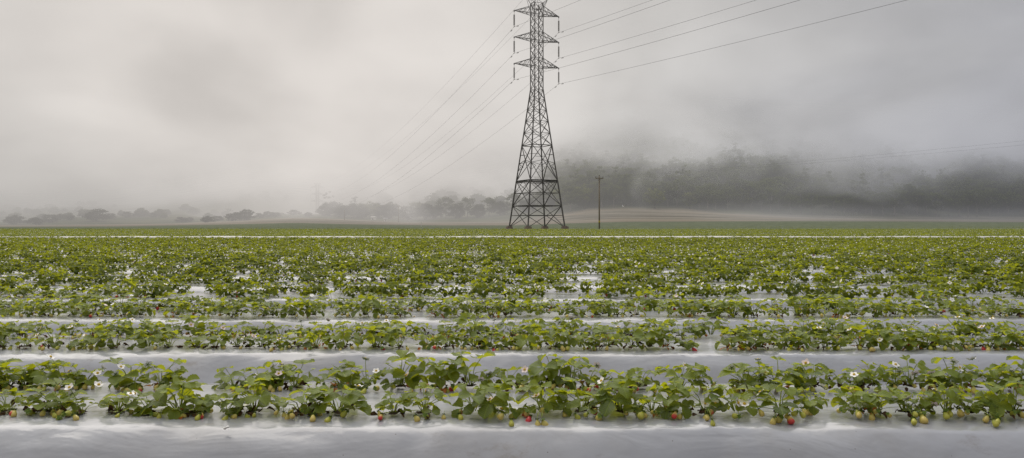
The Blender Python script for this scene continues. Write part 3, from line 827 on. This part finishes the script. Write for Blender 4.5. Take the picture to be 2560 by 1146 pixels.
# ------------------------------------------------------------------ transmission tower
TX, TY = 4.0, 121.0
TZ = 0.0
CORN = [Vector((-.32, -.947, 0)), Vector((.947, -.32, 0)), Vector((.32, .947, 0)), Vector((-.947, .32, 0))]
def t_r(z):
    if z >= 22.3: return 1.06
    return 4.71 + (1.06 - 4.71) * z / 22.3
def cn(i, z): return CORN[i % 4] * t_r(z) + Vector((0, 0, z))
ARM = (CORN[1] - CORN[0]).normalized()
def build_tower(loc, thick=1.0):
    root = link('transmission_tower', None, None, loc)
    class MB(globals()['MB']):
        def angle(s, p, q, w, mi=0): super().angle(p, q, w * thick, mi)
    TOP = 36.2
    for i in range(4):
        mb = MB(); mb.angle(cn(i, 0.1), cn(i, 7.6), .24); mb.angle(cn(i, 7.6), cn(i, 22.3), .21); mb.angle(cn(i, 22.3), cn(i, TOP), .16)
        link('tower_leg', mb.mesh('tower_leg', [M['steel']]), root)
        mb = MB(); b = cn(i, 0)
        mb.box((b.x, b.y, -.02), (1.0, 1.0, .56), 0, .32, .86); mb.box((b.x, b.y, .30), (.5, .5, .08), 0, .32)
        link('concrete_footing', mb.mesh('concrete_footing', [M['concrete']]), root)
    # rings of horizontal members
    for z, w in ((7.6, .20), (13.3, .12), (3.55, .14)):
        mb = MB()
        for i in range(4): mb.angle(cn(i, z), cn(i + 1, z), w)
        if z == 7.6:
            for i in range(4): mb.angle(cn(i, z).lerp(cn(i + 1, z), .5), cn(i + 1, z).lerp(cn(i + 2, z), .5), .09)
            for i in range(4): mb.angle(cn(i, z - .22), cn(i + 1, z - .22), .1)
        link('horizontal_ring', mb.mesh('horizontal_ring', [M['steel']]), root)
    mb = MB()
    for i in range(4):
        def X(za, zb, w, sub=None):
            a0, a1, b0, b1 = cn(i, za), cn(i + 1, za), cn(i, zb), cn(i + 1, zb)
            mb.angle(a0, b1, w); mb.angle(a1, b0, w)
        X(0.1, 3.55, .10); X(3.55, 7.6, .10)
        for z in (2.0, 5.6):
            p, q = cn(i, z), cn(i + 1, z)
            mb.angle(p, q, .085)
        # redundant members of the lower panels
        for (za, zb) in ((0.1, 3.55), (3.55, 7.6)):
            mid = (cn(i, za) + cn(i + 1, za) + cn(i, zb) + cn(i + 1, zb)) / 4
            mb.angle(cn(i, (za + zb) / 2), cn(i, zb).lerp(cn(i + 1, zb), .5), .06) if za > 1 else None
            mb.angle(cn(i + 1, (za + zb) / 2), cn(i, zb).lerp(cn(i + 1, zb), .5), .06) if za > 1 else None
        # tall K panel 7.6 - 13.3
        top = cn(i, 13.3).lerp(cn(i + 1, 13.3), .5)
        mid0, mid1 = cn(i, 10.4), cn(i + 1, 10.4)
        X(7.6, 13.3, .11)
        c = (cn(i, 7.6) + cn(i + 1, 7.6)) * .5
        cx = cn(i, 10.9).lerp(cn(i + 1, 10.9), .5)
        mb.angle(mid0, cx, .07); mb.angle(mid1, cx, .07)
        for s in (0, 1):
            L0 = cn(i + s, 9.2); Lq = cn(i + s, 9.2).lerp(cx, .42)
            mb.angle(L0, Lq, .06); mb.angle(cn(i + s, 10.4), Lq, .06); mb.angle(cn(i + s, 11.8), cn(i + s, 11.8).lerp(cn(i + 1 - s, 11.8), .3), .06)
        zs = [13.3, 15.3, 17.2, 19.0, 20.7, 22.3]
        for a, b in zip(zs, zs[1:]): X(a, b, .085)
        for z in zs[1:]: mb.angle(cn(i, z), cn(i + 1, z), .06)
        zs = [22.3, 24.1, 26.0, 27.4, 28.8, 30.2, 31.6, 33.0, 34.4, 36.2]
        for a, b in zip(zs, zs[1:]): X(a, b, .075)
        for z in (24.1, 26.0, 27.4, 30.2, 31.6, 34.4, 36.2): mb.angle(cn(i, z), cn(i + 1, z), .06)
    link('lattice_bracing', mb.mesh('lattice_bracing', [M['steel']]), root)
    for zt in (26.1, 30.3, 34.5):
        for s in (-1, 1):
            mb = MB(); tip = ARM * 4.08 * s + Vector((0, 0, zt + .1))
            near = (1, 2) if s > 0 else (0, 3)
            lows = [cn(i, zt - .1) for i in near]; ups = [cn(i, zt + 1.25) for i in near]
            for q in lows: mb.angle(q, tip, .10)
            for q in ups: mb.angle(q, tip, .08)
            prev = None
            for t in (.28, .52, .76):
                ls = [q.lerp(tip, t) for q in lows]; us_ = [q.lerp(tip, t) for q in ups]
                mb.angle(ls[0], ls[1], .05)
                for a, b in zip(ls, us_): mb.angle(a, b, .05)
                if prev:
                    mb.angle(prev[0][0], ls[1], .05); mb.angle(prev[1][0], ls[0], .05); mb.angle(prev[1][1], ls[1], .05)
                else:
                    mb.angle(lows[0], ls[1], .05); mb.angle(ups[0], ls[0], .05); mb.angle(ups[1], ls[1], .05)
                prev = (ls, us_)
            mb.box((tip.x, tip.y, tip.z - .08), (.14, .14, .26), 0, .46)
            link('cross_arm', mb.mesh('cross_arm', [M['steel']]), root)
            mb = MB(); z0 = zt - .12
            mb.tube([(0, 0, z0 + .1), (0, 0, z0 - .45)], .025, 6)
            prof = []
            for d in range(15):
                zz = z0 - .45 - d * .115
                prof += [(.05, zz), (.145, zz - .035), (.14, zz - .06), (.05, zz - .075)]
            prof += [(.03, z0 - 2.18), (.03, z0 - 2.36)]
            mb.lathe(prof[::-1], 9)
            d = Vector((-.34, .94, 0))
            mb.tube([Vector((0, 0, z0 - 2.36)) - d * .35 + Vector((0, 0, -.02)), Vector((0, 0, z0 - 2.36)), Vector((0, 0, z0 - 2.36)) + d * .35 + Vector((0, 0, -.02))], [.03, .06, .03], 6)
            ins = link('insulator_string', mb.mesh('insulator_string', [M['insulator']]), root, ARM * 4.08 * s)
    for s in (-1, 1):
        mb = MB(); tip = ARM * 2.0 * s + Vector((0, 0, 37.1))
        near = (1, 2) if s > 0 else (0, 3)
        for i in near:
            mb.angle(cn(i, 36.2), tip, .07); mb.angle(cn(i, 34.9), tip, .06)
        for t in (.4, .7):
            a = cn(near[0], 36.2).lerp(tip, t); b = cn(near[1], 36.2).lerp(tip, t); mb.angle(a, b, .045)
            mb.angle(cn(near[0], 34.9).lerp(tip, t), a, .045)
        pk = Vector((0, 0, 37.0))
        for i in near: mb.angle(cn(i, 36.2), pk, .06)
        mb.angle(pk, tip, .06)
        link('earth_wire_arm', mb.mesh('earth_wire_arm', [M['steel']]), root)
    mb = MB(); a = cn(0, 34.0).lerp(cn(1, 34.0), .3)
    mb.box((a.x, a.y - .1, 35.0), (.5, .04, .34), 0, .46)
    link('circuit_plate', mb.mesh('circuit_plate', [M['steel']]), root)
    return root
tower = build_tower((TX, TY, TZ))
tag(tower, 'tall dark lattice steel pylon standing at the far edge of the strawberry field', 'pylon')
tower2 = build_tower((TOWER2.x, TOWER2.y, -12.0), 2.0)
tag(tower2, 'small faint pylon fading into the mist, far left of the tall pylon', 'pylon')

def wire_pts(a, b, sag, n_=40):
    a, b = Vector(a), Vector(b)
    return [a.lerp(b, i / n_) - Vector((0, 0, 4 * sag * (i / n_) * (1 - i / n_))) for i in range(n_ + 1)]
T0 = Vector((TX, TY, TZ)); T2 = Vector((TOWER2.x, TOWER2.y, -12.0)); T3 = T0 + Vector((.45 * 330, -.9 * 330, 1.0))
NM = {26.1: 'lowest', 30.3: 'middle', 34.5: 'top'}
for zt in (26.1, 30.3, 34.5):
    for s in (-1, 1):
        o = ARM * 4.08 * s + Vector((0, 0, zt - 2.5))
        mb = MB()
        p1 = wire_pts(T0 + o, T2 + o, 10.0); p2 = wire_pts(T0 + o, T3 + o, 5.0)
        mb.tube(p1[::-1] + p2[1:], 0.016, 5)
        w = link('power_cable', mb.mesh('power_cable', [M['cable']], True))
        tag(w, f'thin {NM[zt]} power cable under the {"left" if s < 0 else "right"} cross arm of the tall pylon', 'power cable', 'power cables of the tall pylon')
        for (pa, pb) in ((p1[0], p1[1]), (p2[0], p2[1])):
            d = (pb - pa).normalized(); c = pa + d * 1.25 - Vector((0, 0, .12))
            mb = MB(); mb.tube([c - d * .28, c - d * .27, c - d * .14, c - d * .13, c + d * .13, c + d * .14, c + d * .27, c + d * .28],
                               [.02, .06, .06, .018, .018, .06, .06, .02], 6)
            mb.tube([c, c + Vector((0, 0, .14))], .02, 5)
            link('vibration_damper', mb.mesh('vibration_damper', [M['steel']]), w)
for s in (-1, 1):
    o = ARM * 2.0 * s + Vector((0, 0, 37.1)); mb = MB()
    mb.tube(wire_pts(T0 + o, T2 + o, 8.0)[::-1] + wire_pts(T0 + o, T3 + o, 3.5)[1:], .014, 5)
    tag(link('earth_wire', mb.mesh('earth_wire', [M['cable']], True)), f'finest wire running over the very top of the tall pylon, {"left" if s < 0 else "right"} peak', 'earth wire', 'earth wires over the tall pylon')

# ------------------------------------------------------------------ timber utility poles
def utility_pole(px, ytop, Y, arm_w, label, bands, r0=.16):
    x = (px - 1280) / F * Y; zg = ground_z(x, Y) - .1
    zt = CAM_H + (HOR - ytop) / F * Y
    root = link('utility_pole', None, None, (x, Y, zg)); h = zt - zg
    mb = MB(); mb.tube([(0.02, 0, 0), (.01, 0, h * .5), (0, 0, h)], [r0, r0 * .85, r0 * .68], 10)
    link('timber_pole', mb.mesh('timber_pole', [M['timber']], True), root)
    if arm_w:
        mb = MB(); zz = h - .32
        mb.box((0, -.17, zz), (arm_w, .11, .13), 0, .5)
        for s in (-1, 1):
            mb.tube([(s * arm_w * .22, -.17 + s * .11 * arm_w, zz - .02), (0, -.12, zz - .55)], .02, 5)
        link('cross_arm', mb.mesh('cross_arm', [M['timber']]), root)
        for t in (-.46, .46, .0):
            mb = MB(); mb.lathe([(.02, 0), (.02, .06), (.07, .08), (.05, .13), (.06, .15), (.03, .2)], 8)
            link('pin_insulator', mb.mesh('pin_insulator', [M['insulator']], True), root,
                 (t * arm_w * math.cos(.5), -.17 + t * arm_w * math.sin(.5), zz + .065) if t else (0, 0, h))
    for z in bands:
        mb = MB(); mb.tube([(0.017, 0, z), (.016, 0, z + .35)], [r0 * 1.03, r0 * 1.02], 12)
        link('yellow_band', mb.mesh('yellow_band', [M['yellow']], True), root)
    tag(root, label, 'utility pole', 'timber utility poles')
    return root, Vector((x, Y, zt))
pole1, top1 = utility_pole(1498, 441, 108, 1.35, 'tall timber utility pole with short cross arm, right of the big pylon', (1.15,), .12)
pole2, top2 = utility_pole(996, 515, 300, 1.6, 'distant thin utility pole with cross arm, left of the big pylon', (), .17)
pole3, top3 = utility_pole(861, 526, 296, 0, 'bare pale post with no cross arm before the misty trees', (), .14)
end = Vector((63.0, 46.0, 8.9))
for s, nm in ((-1, 'upper left'), (1, 'lower right')):
    o = Vector((math.cos(.5) * .62 * s, -.17 + math.sin(.5) * .62 * s, -.1)); mb = MB()
    mb.tube(wire_pts(top2 + Vector((.7 * s, -.2, -.1)), top1 + o, 2.6)[:-1] + wire_pts(top1 + o, end + Vector((o.x * 1.2, o.y * 1.2, -.17 * s)), 0.55), .0045, 5)
    tag(link('overhead_wire', mb.mesh('overhead_wire', [M['cable']], True)), f'thin {"far-side" if s > 0 else "near-side"} wire rising rightward from the timber utility pole', 'overhead wire', 'wires of the timber poles')

# ------------------------------------------------------------------ trees
def crown_mesh(seed, w, h, z0, mat, clumps, leaves, leaf=.55, flat=1.0, name='crown'):
    """crown of separate leaf clumps spread through an uneven volume"""
    r = np.random.default_rng(seed)
    V = []; T = []
    for c in range(clumps):
        while True:
            p = r.uniform(-1, 1, 3)
            if .15 < (p ** 2).sum() < 1: break
        p = p / max(.75, np.linalg.norm(p) ** .35)
        p *= 1 + .18 * math.sin(seed * 1.7 + 3 * math.atan2(p[1], p[0]))
        if p[2] < 0: p[:2] *= 1.3
        cc = np.array([p[0] * w / 2, p[1] * w / 2, z0 + h / 2 + p[2] * h / 2 * flat])
        cr = (.14 + .09 * r.random()) * w
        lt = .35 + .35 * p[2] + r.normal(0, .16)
        for q in range(leaves):
            d = r.normal(0, 1, 3); d /= np.linalg.norm(d); d[2] = d[2] * .8 + .12
            o = cc + d * cr * r.uniform(.25, 1.0) * np.array([1.15, 1.15, .75])
            n_ = d + r.normal(0, .6, 3); n_ /= np.linalg.norm(n_)
            a = np.cross(n_, r.normal(0, 1, 3)); a /= np.linalg.norm(a); b = np.cross(n_, a)
            s = leaf * r.uniform(.5, 1.2)
            V += [o - a * s * .5, o - b * s * .35, o + a * s * .5, o + b * s * .35]
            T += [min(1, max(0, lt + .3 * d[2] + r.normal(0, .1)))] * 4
    V = np.array(V); Q = np.arange(len(V)).reshape(-1, 4)
    return V, Q, np.array(T)
def trunk_mesh(seed, h, r0, mat, spread, limbs=4):
    r = random.Random(seed); mb = MB()
    lean = Vector((r.uniform(-.08, .08), r.uniform(-.08, .08), 0)) * h
    fk = h * r.uniform(.38, .5)
    top = lean + Vector((0, 0, h * .8))
    mb.tube([(0, 0, -.4), lean * .3 + Vector((0, 0, fk * .6)), lean * .6 + Vector((0, 0, fk * 1.2)), top], [r0 * 1.2, r0 * .85, r0 * .6, r0 * .2], 7)
    for i in range(limbs):
        a = i * 6.28 / limbs + r.uniform(-.5, .5); s = lean * .35 + Vector((0, 0, fk * r.uniform(.65, 1.1)))
        e = s + Vector((math.cos(a) * spread * r.uniform(.5, .9), math.sin(a) * spread * r.uniform(.5, .9), h * r.uniform(.22, .38)))
        mb.tube([s, s.lerp(e, .5) + Vector((0, 0, -.05 * h)), e], [r0 * .5, r0 * .35, r0 * .12], 5)
    return mb.mesh('trunk', [mat], True)
KIND = {}
def kind(name, w, h, z0, mat, bark, clumps, leaves, leaf, th, r0, variants=3, flat=1.0):
    KIND[name] = []
    for i in range(variants):
        V_, Q_, T_ = crown_mesh(abs(hash_(name)) + i * 17, w, h, z0, mat, clumps, leaves, leaf, flat)
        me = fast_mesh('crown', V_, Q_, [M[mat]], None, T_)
        KIND[name].append((me, trunk_mesh(i * 5 + len(name), th, r0, M[bark], w * .42), (V_, Q_, T_)))
def hash_(s): return sum(ord(c) * (i + 3) for i, c in enumerate(s)) % 997
kind('gum', 9.0, 8.0, 3.6, 'fol_gum', 'bark_pale', 44, 34, .75, 10.5, .26, 4)
kind('lime', 9.5, 8.0, 2.0, 'fol_lime', 'bark_dark', 36, 36, .75, 8.5, .28, 3)
kind('dark', 8.5, 7.2, .6, 'fol_dark', 'bark_dark', 60, 40, .85, 7.0, .30, 4)
kind('tall', 6.5, 9.0, 5.5, 'fol_gum', 'bark_pale', 30, 30, .65, 13.0, .22, 3)
kind('wispy', 5.0, 6.0, 6.0, 'fol_dark', 'bark_dark', 14, 22, .55, 11.0, .16, 2)
def tree(px, Y, kd, s, label, group=None, var=None, name='tree', cat='tree', sink=.1, squash=1.0):
    x = (px - 1280) / F * Y
    v = KIND[kd][rnd.randrange(len(KIND[kd])) if var is None else var % len(KIND[kd])]
    t = link(name, None, None, (x, Y, ground_z(x, Y) - sink), rnd.uniform(0, 6.28), 1.0)
    t.scale = (s * rnd.uniform(.95, 1.08), s * rnd.uniform(.95, 1.08), s * squash)
    link('crown', v[0], t); link('trunk', v[1], t)
    return tag(t, label, cat, group)

# separate round trees on the flat ground at the left
tree(38, 330, 'dark', .78, 'rounded dark tree at the far left edge, leftmost of the misty trees', None, 0, squash=.62)
tree(89, 322, 'dark', .55, 'small dark tree second from the left edge, close to the field', None, 1, squash=.75)
tree(125, 345, 'dark', .65, 'pale grey rounded tree third from the left edge, half lost in mist', None, 2, squash=.7)
tree(240, 350, 'dark', .98, 'broad round-headed tree standing alone at the left, fading in mist', None, 3, squash=.72)
tree(520, 300, 'dark', .50, 'small dark bushy tree standing alone on the pale field edge', None, 0, squash=.62)
tree(588, 312, 'dark', .66, 'left one of two dark trees standing side by side', None, 1, squash=.70)
tree(617, 316, 'dark', .60, 'right one of two dark trees standing side by side, slightly taller', None, 2, squash=.95)
tree(575, 430, 'dark', 1.35, 'big hazy tree crown on the low hill behind the paired trees', None, 0)
for px, Y, s in ((455, 335, .5), (472, 340, .42), (545, 330, .45), (650, 335, .42), (672, 338, .5), (690, 336, .42), (150, 365, .55), (175, 360, .45), (320, 380, .6), (350, 385, .65), (385, 380, .5), (275, 370, .55), (770, 335, .4), (735, 345, .5)):
    tree(px, Y, 'dark', s, 'low hazy bush in the misty scrub along the left field edge', 'bushes along the misty left field edge', name='bush', cat='bush', squash=.62)
# the tree belt behind the poles, middle of the picture
for px, Y, kd, s in ((815, 345, 'dark', .9), (838, 352, 'dark', .95), (858, 340, 'dark', .85), (884, 346, 'dark', .98), (906, 338, 'dark', .85), (925, 350, 'lime', .85), (948, 356, 'dark', .95),
                     (972, 352, 'dark', 1.0), (1020, 345, 'dark', .95), (1040, 352, 'lime', .95), (1062, 344, 'dark', 1.05), (1090, 350, 'dark', .95), (1115, 356, 'gum', 1.0), (1140, 348, 'dark', .9),
                     (1168, 352, 'gum', .95), (1196, 346, 'dark', .9), (1222, 350, 'gum', .9), (1250, 356, 'dark', 1.0), (1285, 350, 'gum', 1.0), (1318, 346, 'dark', .95), (1350, 340, 'gum', .95), (1380, 338, 'dark', .9)):
    tree(px, Y, kd, s * .84, 'dark tree of the misty belt between the distant pylon and tall pylon', 'trees of the misty belt in the middle distance')
tree(890, 385, 'wispy', .95, 'thin open-crowned tree rising above the belt behind the bare pale post', None, 0)
tree(818, 385, 'wispy', 1.35, 'faint thin tree rising above the belt just right of the distant pylon', None, 1)
# the front edge of the forest on the right
lime_px = {1555, 1615, 1690, 1760, 1830}
for i, px in enumerate(range(1405, 2700, 26)):
    Y = 318 + rnd.uniform(0, 10); px += rnd.uniform(-7, 7)
    kd = 'lime' if (px < 1880 and rnd.random() < .45) else 'gum' if rnd.random() < .75 else 'tall'
    if px > 2620: break
    tree(px, Y, kd, rnd.uniform(.72, 1.02), ('yellow-green tree' if kd == 'lime' else 'pale-trunked gum tree' if kd == 'gum' else 'tall thin-trunked gum tree') + ' along the front edge of the misty forest at right',
         'trees along the front edge of the misty forest')
# the mass of forest climbing the hill into the mist
VV, QQ, TT = [], [], []; off = 0
def forest_tree(x, y, s, kd):
    global off
    v, q, t = rnd.choice(KIND[kd])[2]
    keep = rng.random(len(q)) < (.8 if y < 430 else .55)
    q2 = q[keep]; a = rnd.uniform(0, 6.28); ca, sa = math.cos(a), math.sin(a)
    vv = v[q2.ravel()] * s * np.array([1.05, 1.05, 1]) 
    mid = vv.reshape(-1, 4, 3).mean(1, keepdims=True)
    vv = ((vv.reshape(-1, 4, 3) - mid) * 1.35 + mid).reshape(-1, 3)
    w = np.stack([vv[:, 0] * ca - vv[:, 1] * sa + x, vv[:, 0] * sa + vv[:, 1] * ca + y, vv[:, 2] + ground_z(x, y) - .5], -1)
    VV.append(w); QQ.append(np.arange(len(w)).reshape(-1, 4) + off); off += len(w)
    TT.append(np.clip(t[q2.ravel()] + rnd.uniform(-.25, .25), 0, 1))
rows_y = 332
while rows_y < 560:
    px = 1300
    while px < 2800:
        px += rnd.uniform(20, 36) * 330 / rows_y * (1 if rows_y < 450 else 1.25)
        y = rows_y + rnd.uniform(-5, 5); x = (px - 1280) / F * y
        lo = 1400 - (rows_y - 332) * .5
        if px < lo: continue
        forest_tree(x, y, rnd.uniform(.75, 1.2), rnd.choice(['gum', 'gum', 'lime', 'tall', 'dark']))
    rows_y += rnd.uniform(8, 12)
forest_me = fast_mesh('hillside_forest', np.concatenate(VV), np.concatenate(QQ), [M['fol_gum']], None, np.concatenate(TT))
tag(link('hillside_forest', forest_me), 'mass of forest climbing the hill at right and vanishing into mist', 'forest', kind='stuff')
VV, QQ, TT = [], [], []; off = 0
for q in range(260):
    Y = rnd.uniform(375, 620); px = rnd.uniform(-150, 1420)
    if 730 < px < 850 and Y < 545: continue
    x = (px - 1280) / F * Y
    dens = noise.noise(Vector((x / 70, Y / 70, 5)))
    if px < 800 and dens < .0: continue
    forest_tree(x, Y, rnd.uniform(.28, .58) if px < 800 else rnd.uniform(.5, .9), 'dark')
tag(link('distant_scrub', fast_mesh('distant_scrub', np.concatenate(VV), np.concatenate(QQ), [M['fol_gum']], None, np.concatenate(TT))),
    'scattered scrub on the low misty hills at left and centre', 'scrub', kind='stuff')

# ------------------------------------------------------------------ small far things
def shed(px, Y, w, d, h, rz, label, name, cat):
    x = (px - 1280) / F * Y; z = ground_z(x, Y) - .1
    root = link(name, None, None, (x, Y, z), rz)
    mb = MB(); mb.box((0, 0, h / 2), (w, d, h)); link('wall', mb.mesh('wall', [M['white_paint']]), root)
    mb = MB(); e = .3; rh = h * .35
    mb.add([Vector(q) for q in ((-w / 2 - e, -d / 2 - e, h + .003), (w / 2 + e, -d / 2 - e, h + .003), (w / 2 + e, d / 2 + e, h + .003), (-w / 2 - e, d / 2 + e, h + .003), (-w / 2 - e, 0, h + rh), (w / 2 + e, 0, h + rh))],
           [(0, 1, 5, 4), (2, 3, 4, 5), (0, 4, 3), (1, 2, 5), (3, 2, 1, 0)])
    link('roof', mb.mesh('roof', [M['grey_roof'] if name == 'farm_shed' else M['white_paint']]), root)
    mb = MB(); mb.box((w * .1, -d / 2 - .01, h * .4), (w * .3, .06, h * .75)); link('door', mb.mesh('door', [M['dark_glass']]), root)
    mb = MB(); mb.box((-w * .28, -d / 2 - .01, h * .6), (w * .2, .06, h * .3)); link('window', mb.mesh('window', [M['dark_glass']]), root)
    tag(root, label, cat)
shed(964, 318, 1.3, 1.5, 1.15, .1, 'tiny white farm shed by the tree belt, left of the cross-armed distant pole', 'farm_shed', 'shed')
shed(934, 334, 1.8, 1.6, 1.2, -.5, 'small white building half hidden in the trees of the misty belt', 'farm_building', 'building')
# small white marker post in the field
p = at(1053, 567, 170); mb = MB(); mb.tube([(0, 0, -.2), (0, 0, .8)], [.05, .045], 6); mb.box((0, 0, .86), (.28, .05, .2))
tag(link('marker_post', mb.mesh('marker_post', [M['white_paint']]), None, (p.x, 170, ground_z(p.x, 170))), 'tiny white marker post in the far green field, left of the pylon', 'post')
# white bird flying before the forest
b = at(1558, 517, 250); root = link('flying_bird', None, None, b, .6)
mb = MB(); mb.lathe([(.01, -.42), (.05, -.3), (.11, -.05), (.10, .1), (.05, .25), (.045, .33), (.015, .42)], 8, mat=Matrix.Rotation(R(80), 4, 'Y'))
link('body', mb.mesh('body', [M['feather']], True), root)
for s in (-1, 1):
    mb = MB(); mb.add([Vector(q) for q in ((.12, s * .05, .03), (-.14, s * .05, .03), (-.10, s * .35, .32), (.10, s * .35, .34), (-.02, s * .62, .62), (.05, s * .62, .64))], [(0, 1, 2, 3), (3, 2, 4, 5)])
    link('wing', mb.mesh('wing', [M['feather']]), root)
tag(root, 'tiny white bird flying in front of the forest, right of the timber pole', 'bird')

# ------------------------------------------------------------------ sky and mist
SKY_STOPS = [(a_, tuple(1.10 * q_ for q_ in c_)) for a_, c_ in [(-.60, (.47, .455, .435)), (-.42, (.56, .535, .51)), (-.22, (.66, .62, .585)), (-.05, (.615, .58, .55)), (.10, (.545, .53, .51)), (.28, (.435, .432, .442)), (.42, (.36, .363, .388)), (.60, (.30, .308, .348))]]
w = bpy.data.worlds.new('World'); sc.world = w; w.use_nodes = True
nt = w.node_tree; nt.nodes.clear(); k = NT(nt)
SUN_EL, SUN_AZ = R(34), R(-14)      # azimuth measured from +Y towards +X
sky = k.n('ShaderNodeTexSky', sky_type='NISHITA'); sky.sun_disc = False; sky.sun_elevation = SUN_EL; sky.sun_rotation = SUN_AZ
bg1 = k.n('ShaderNodeBackground'); k.l(sky.outputs[0], bg1.inputs[0]); bg1.inputs[1].default_value = .07
D = k.n('ShaderNodeTexCoord').outputs['Generated']
sp = k.n('ShaderNodeSeparateXYZ'); k.l(D, sp.inputs[0])
col = k.ramp(k.mapr(sp.outputs[0], -.6, .6, 0, 1, False), [((a + .6) / 1.2, c) for a, c in SKY_STOPS], 'B_SPLINE')
cl = k.noise(k.vmul(D, (1, 1, 2.3)), 3.2, 5, .5, .1)
cl2 = k.noise(k.vmul(D, (1, 1, 2.0)), 9.0, 3, .5, .2)
cf = k.math('ADD', k.mapr(cl, .40, .60, .80, 1.15), k.math('MULTIPLY', k.math('SUBTRACT', cl2, .5), .07))
front = k.mapr(sp.outputs[1], -.45, .55, 0.0, 1.0)
zen = k.math('ADD', k.math('MULTIPLY', k.mapr(sp.outputs[2], .28, .75, 0.0, 1.0), k.math('ADD', .7, k.math('MULTIPLY', front, 1.5))), k.math('ADD', .62, k.math('MULTIPLY', front, .38)))
mul = k.math('MULTIPLY', cf, zen)
bg2 = k.n('ShaderNodeBackground'); k.l(col, bg2.inputs[0]); k.l(mul, bg2.inputs[1])
mx = k.n('ShaderNodeMixShader'); mx.inputs[0].default_value = .94
k.l(bg1.outputs[0], mx.inputs[1]); k.l(bg2.outputs[0], mx.inputs[2])
ow = k.n('ShaderNodeOutputWorld'); k.l(mx.outputs[0], ow.inputs[0])

sun = bpy.data.lights.new('sun', 'SUN'); sun.energy = 2.2; sun.angle = R(75); sun.color = (1.0, .93, .82)
so = bpy.data.objects.new('sun', sun); COL.objects.link(so)
sd = Vector((math.sin(SUN_AZ) * math.cos(SUN_EL), math.cos(SUN_AZ) * math.cos(SUN_EL), math.sin(SUN_EL)))
so.rotation_euler = sd.to_track_quat('Z', 'Y').to_euler(); so.location = (-20, 60, 60)

# drifting mist: volume over the hills, emission standing in for scattered light
m, nt = new_mat('mist'); k = NT(nt)
P = k.pos(); sp = k.n('ShaderNodeSeparateXYZ'); k.l(P, sp.inputs[0]); X, Y, Z = sp.outputs
nA = k.noise(k.vmul(P, (1 / 52, 1 / 90, 1 / 34)), 1.0, 4, .58, .8)
zz = k.math('ADD', Z, k.math('MULTIPLY', k.math('SUBTRACT', nA, .5), 150.0))
side = k.mapr(X, -45, 70, 0, 1)
lo = k.math('SUBTRACT', k.math('ADD', k.math('MULTIPLY', side, 18.0), 5.0), k.mapr(X, 105, 190, 0, 13))
hi = k.math('ADD', lo, 58.0)
zf = k.mapr(zz, lo, hi, 0, 1)
base = k.math('ADD', .0017, k.math('MULTIPLY', k.math('SUBTRACT', 1.0, side), .0024))
yf = k.math('ADD', k.mapr(Y, 95, 300, .12, 1.0), k.math('MULTIPLY', k.mapr(Y, 345, 420, 0, .55), k.math('SUBTRACT', 1.0, side)))
dens = k.math('MULTIPLY', k.math('MULTIPLY', k.math('ADD', k.math('ADD', base, k.math('MULTIPLY', k.mapr(Z, 1, 9, 1, 0), k.math('MULTIPLY', k.mapr(k.math('ADD', Y, k.math('MULTIPLY', X, .7)), 180, 290, 0, .0034), k.mapr(nA, .42, .6, .4, 1.6)))), k.math('MULTIPLY', zf, .021)), yf), k.mapr(Z, 62, 118, 1.0, 0.0))
col = k.ramp(k.mapr(k.math('DIVIDE', X, 430.0), -.6, .6, 0, 1, False), [((a + .6) / 1.2, c) for a, c in SKY_STOPS], 'B_SPLINE')
nB = k.noise(k.vmul(P, (1 / 58, 1 / 85, 1 / 30)), 1.0, 5, .56, .15)
lum = k.math('MULTIPLY', k.mapr(nB, .36, .62, .76, 1.19), k.mapr(Z, 0, 30, .76, 1.0))  # shade of low mist put into its emission, dimmer towards the ground
ab = k.n('ShaderNodeVolumeAbsorption'); ab.inputs['Color'].default_value = (0, 0, 0, 1); k.l(dens, ab.inputs['Density'])
em = k.n('ShaderNodeEmission'); k.l(col, em.inputs['Color']); k.l(k.math('MULTIPLY', dens, lum), em.inputs['Strength'])
ad = k.n('ShaderNodeAddShader'); k.l(ab.outputs[0], ad.inputs[0]); k.l(em.outputs[0], ad.inputs[1])
k.out(None, ad.outputs[0])
mb = MB(); mb.box((0, 95 + 300, 55), (1300, 600, 130))
fog = link('mist', mb.mesh('mist', [m]))
tag(fog, 'pale morning mist hanging over the hills and hiding their tops', 'mist', kind='stuff')

# ------------------------------------------------------------------ camera and render settings
cam = bpy.data.cameras.new('camera'); cam.sensor_width = 36; cam.lens = 36 * F / 2560; cam.clip_start = .05; cam.clip_end = 5000
co = bpy.data.objects.new('camera', cam); COL.objects.link(co)
co.location = (0, 0, CAM_H); co.rotation_euler = (R(90) - math.atan(13 / F), 0, 0)
sc.camera = co
sc.view_settings.view_transform = 'Standard'; sc.view_settings.look = 'None'; sc.view_settings.exposure = 0
sc.cycles.max_bounces = 6; sc.cycles.transparent_max_bounces = 8; sc.cycles.volume_bounces = 0
sc.cycles.volume_step_rate = 1.0; sc.cycles.volume_max_steps = 128
fog.cycles.volume_step_rate = 0.12 if hasattr(fog, 'cycles') and hasattr(fog.cycles, 'volume_step_rate') else None
try: m.cycles.homogeneous_volume = False
except Exception: pass
sc.cycles.use_denoising = True
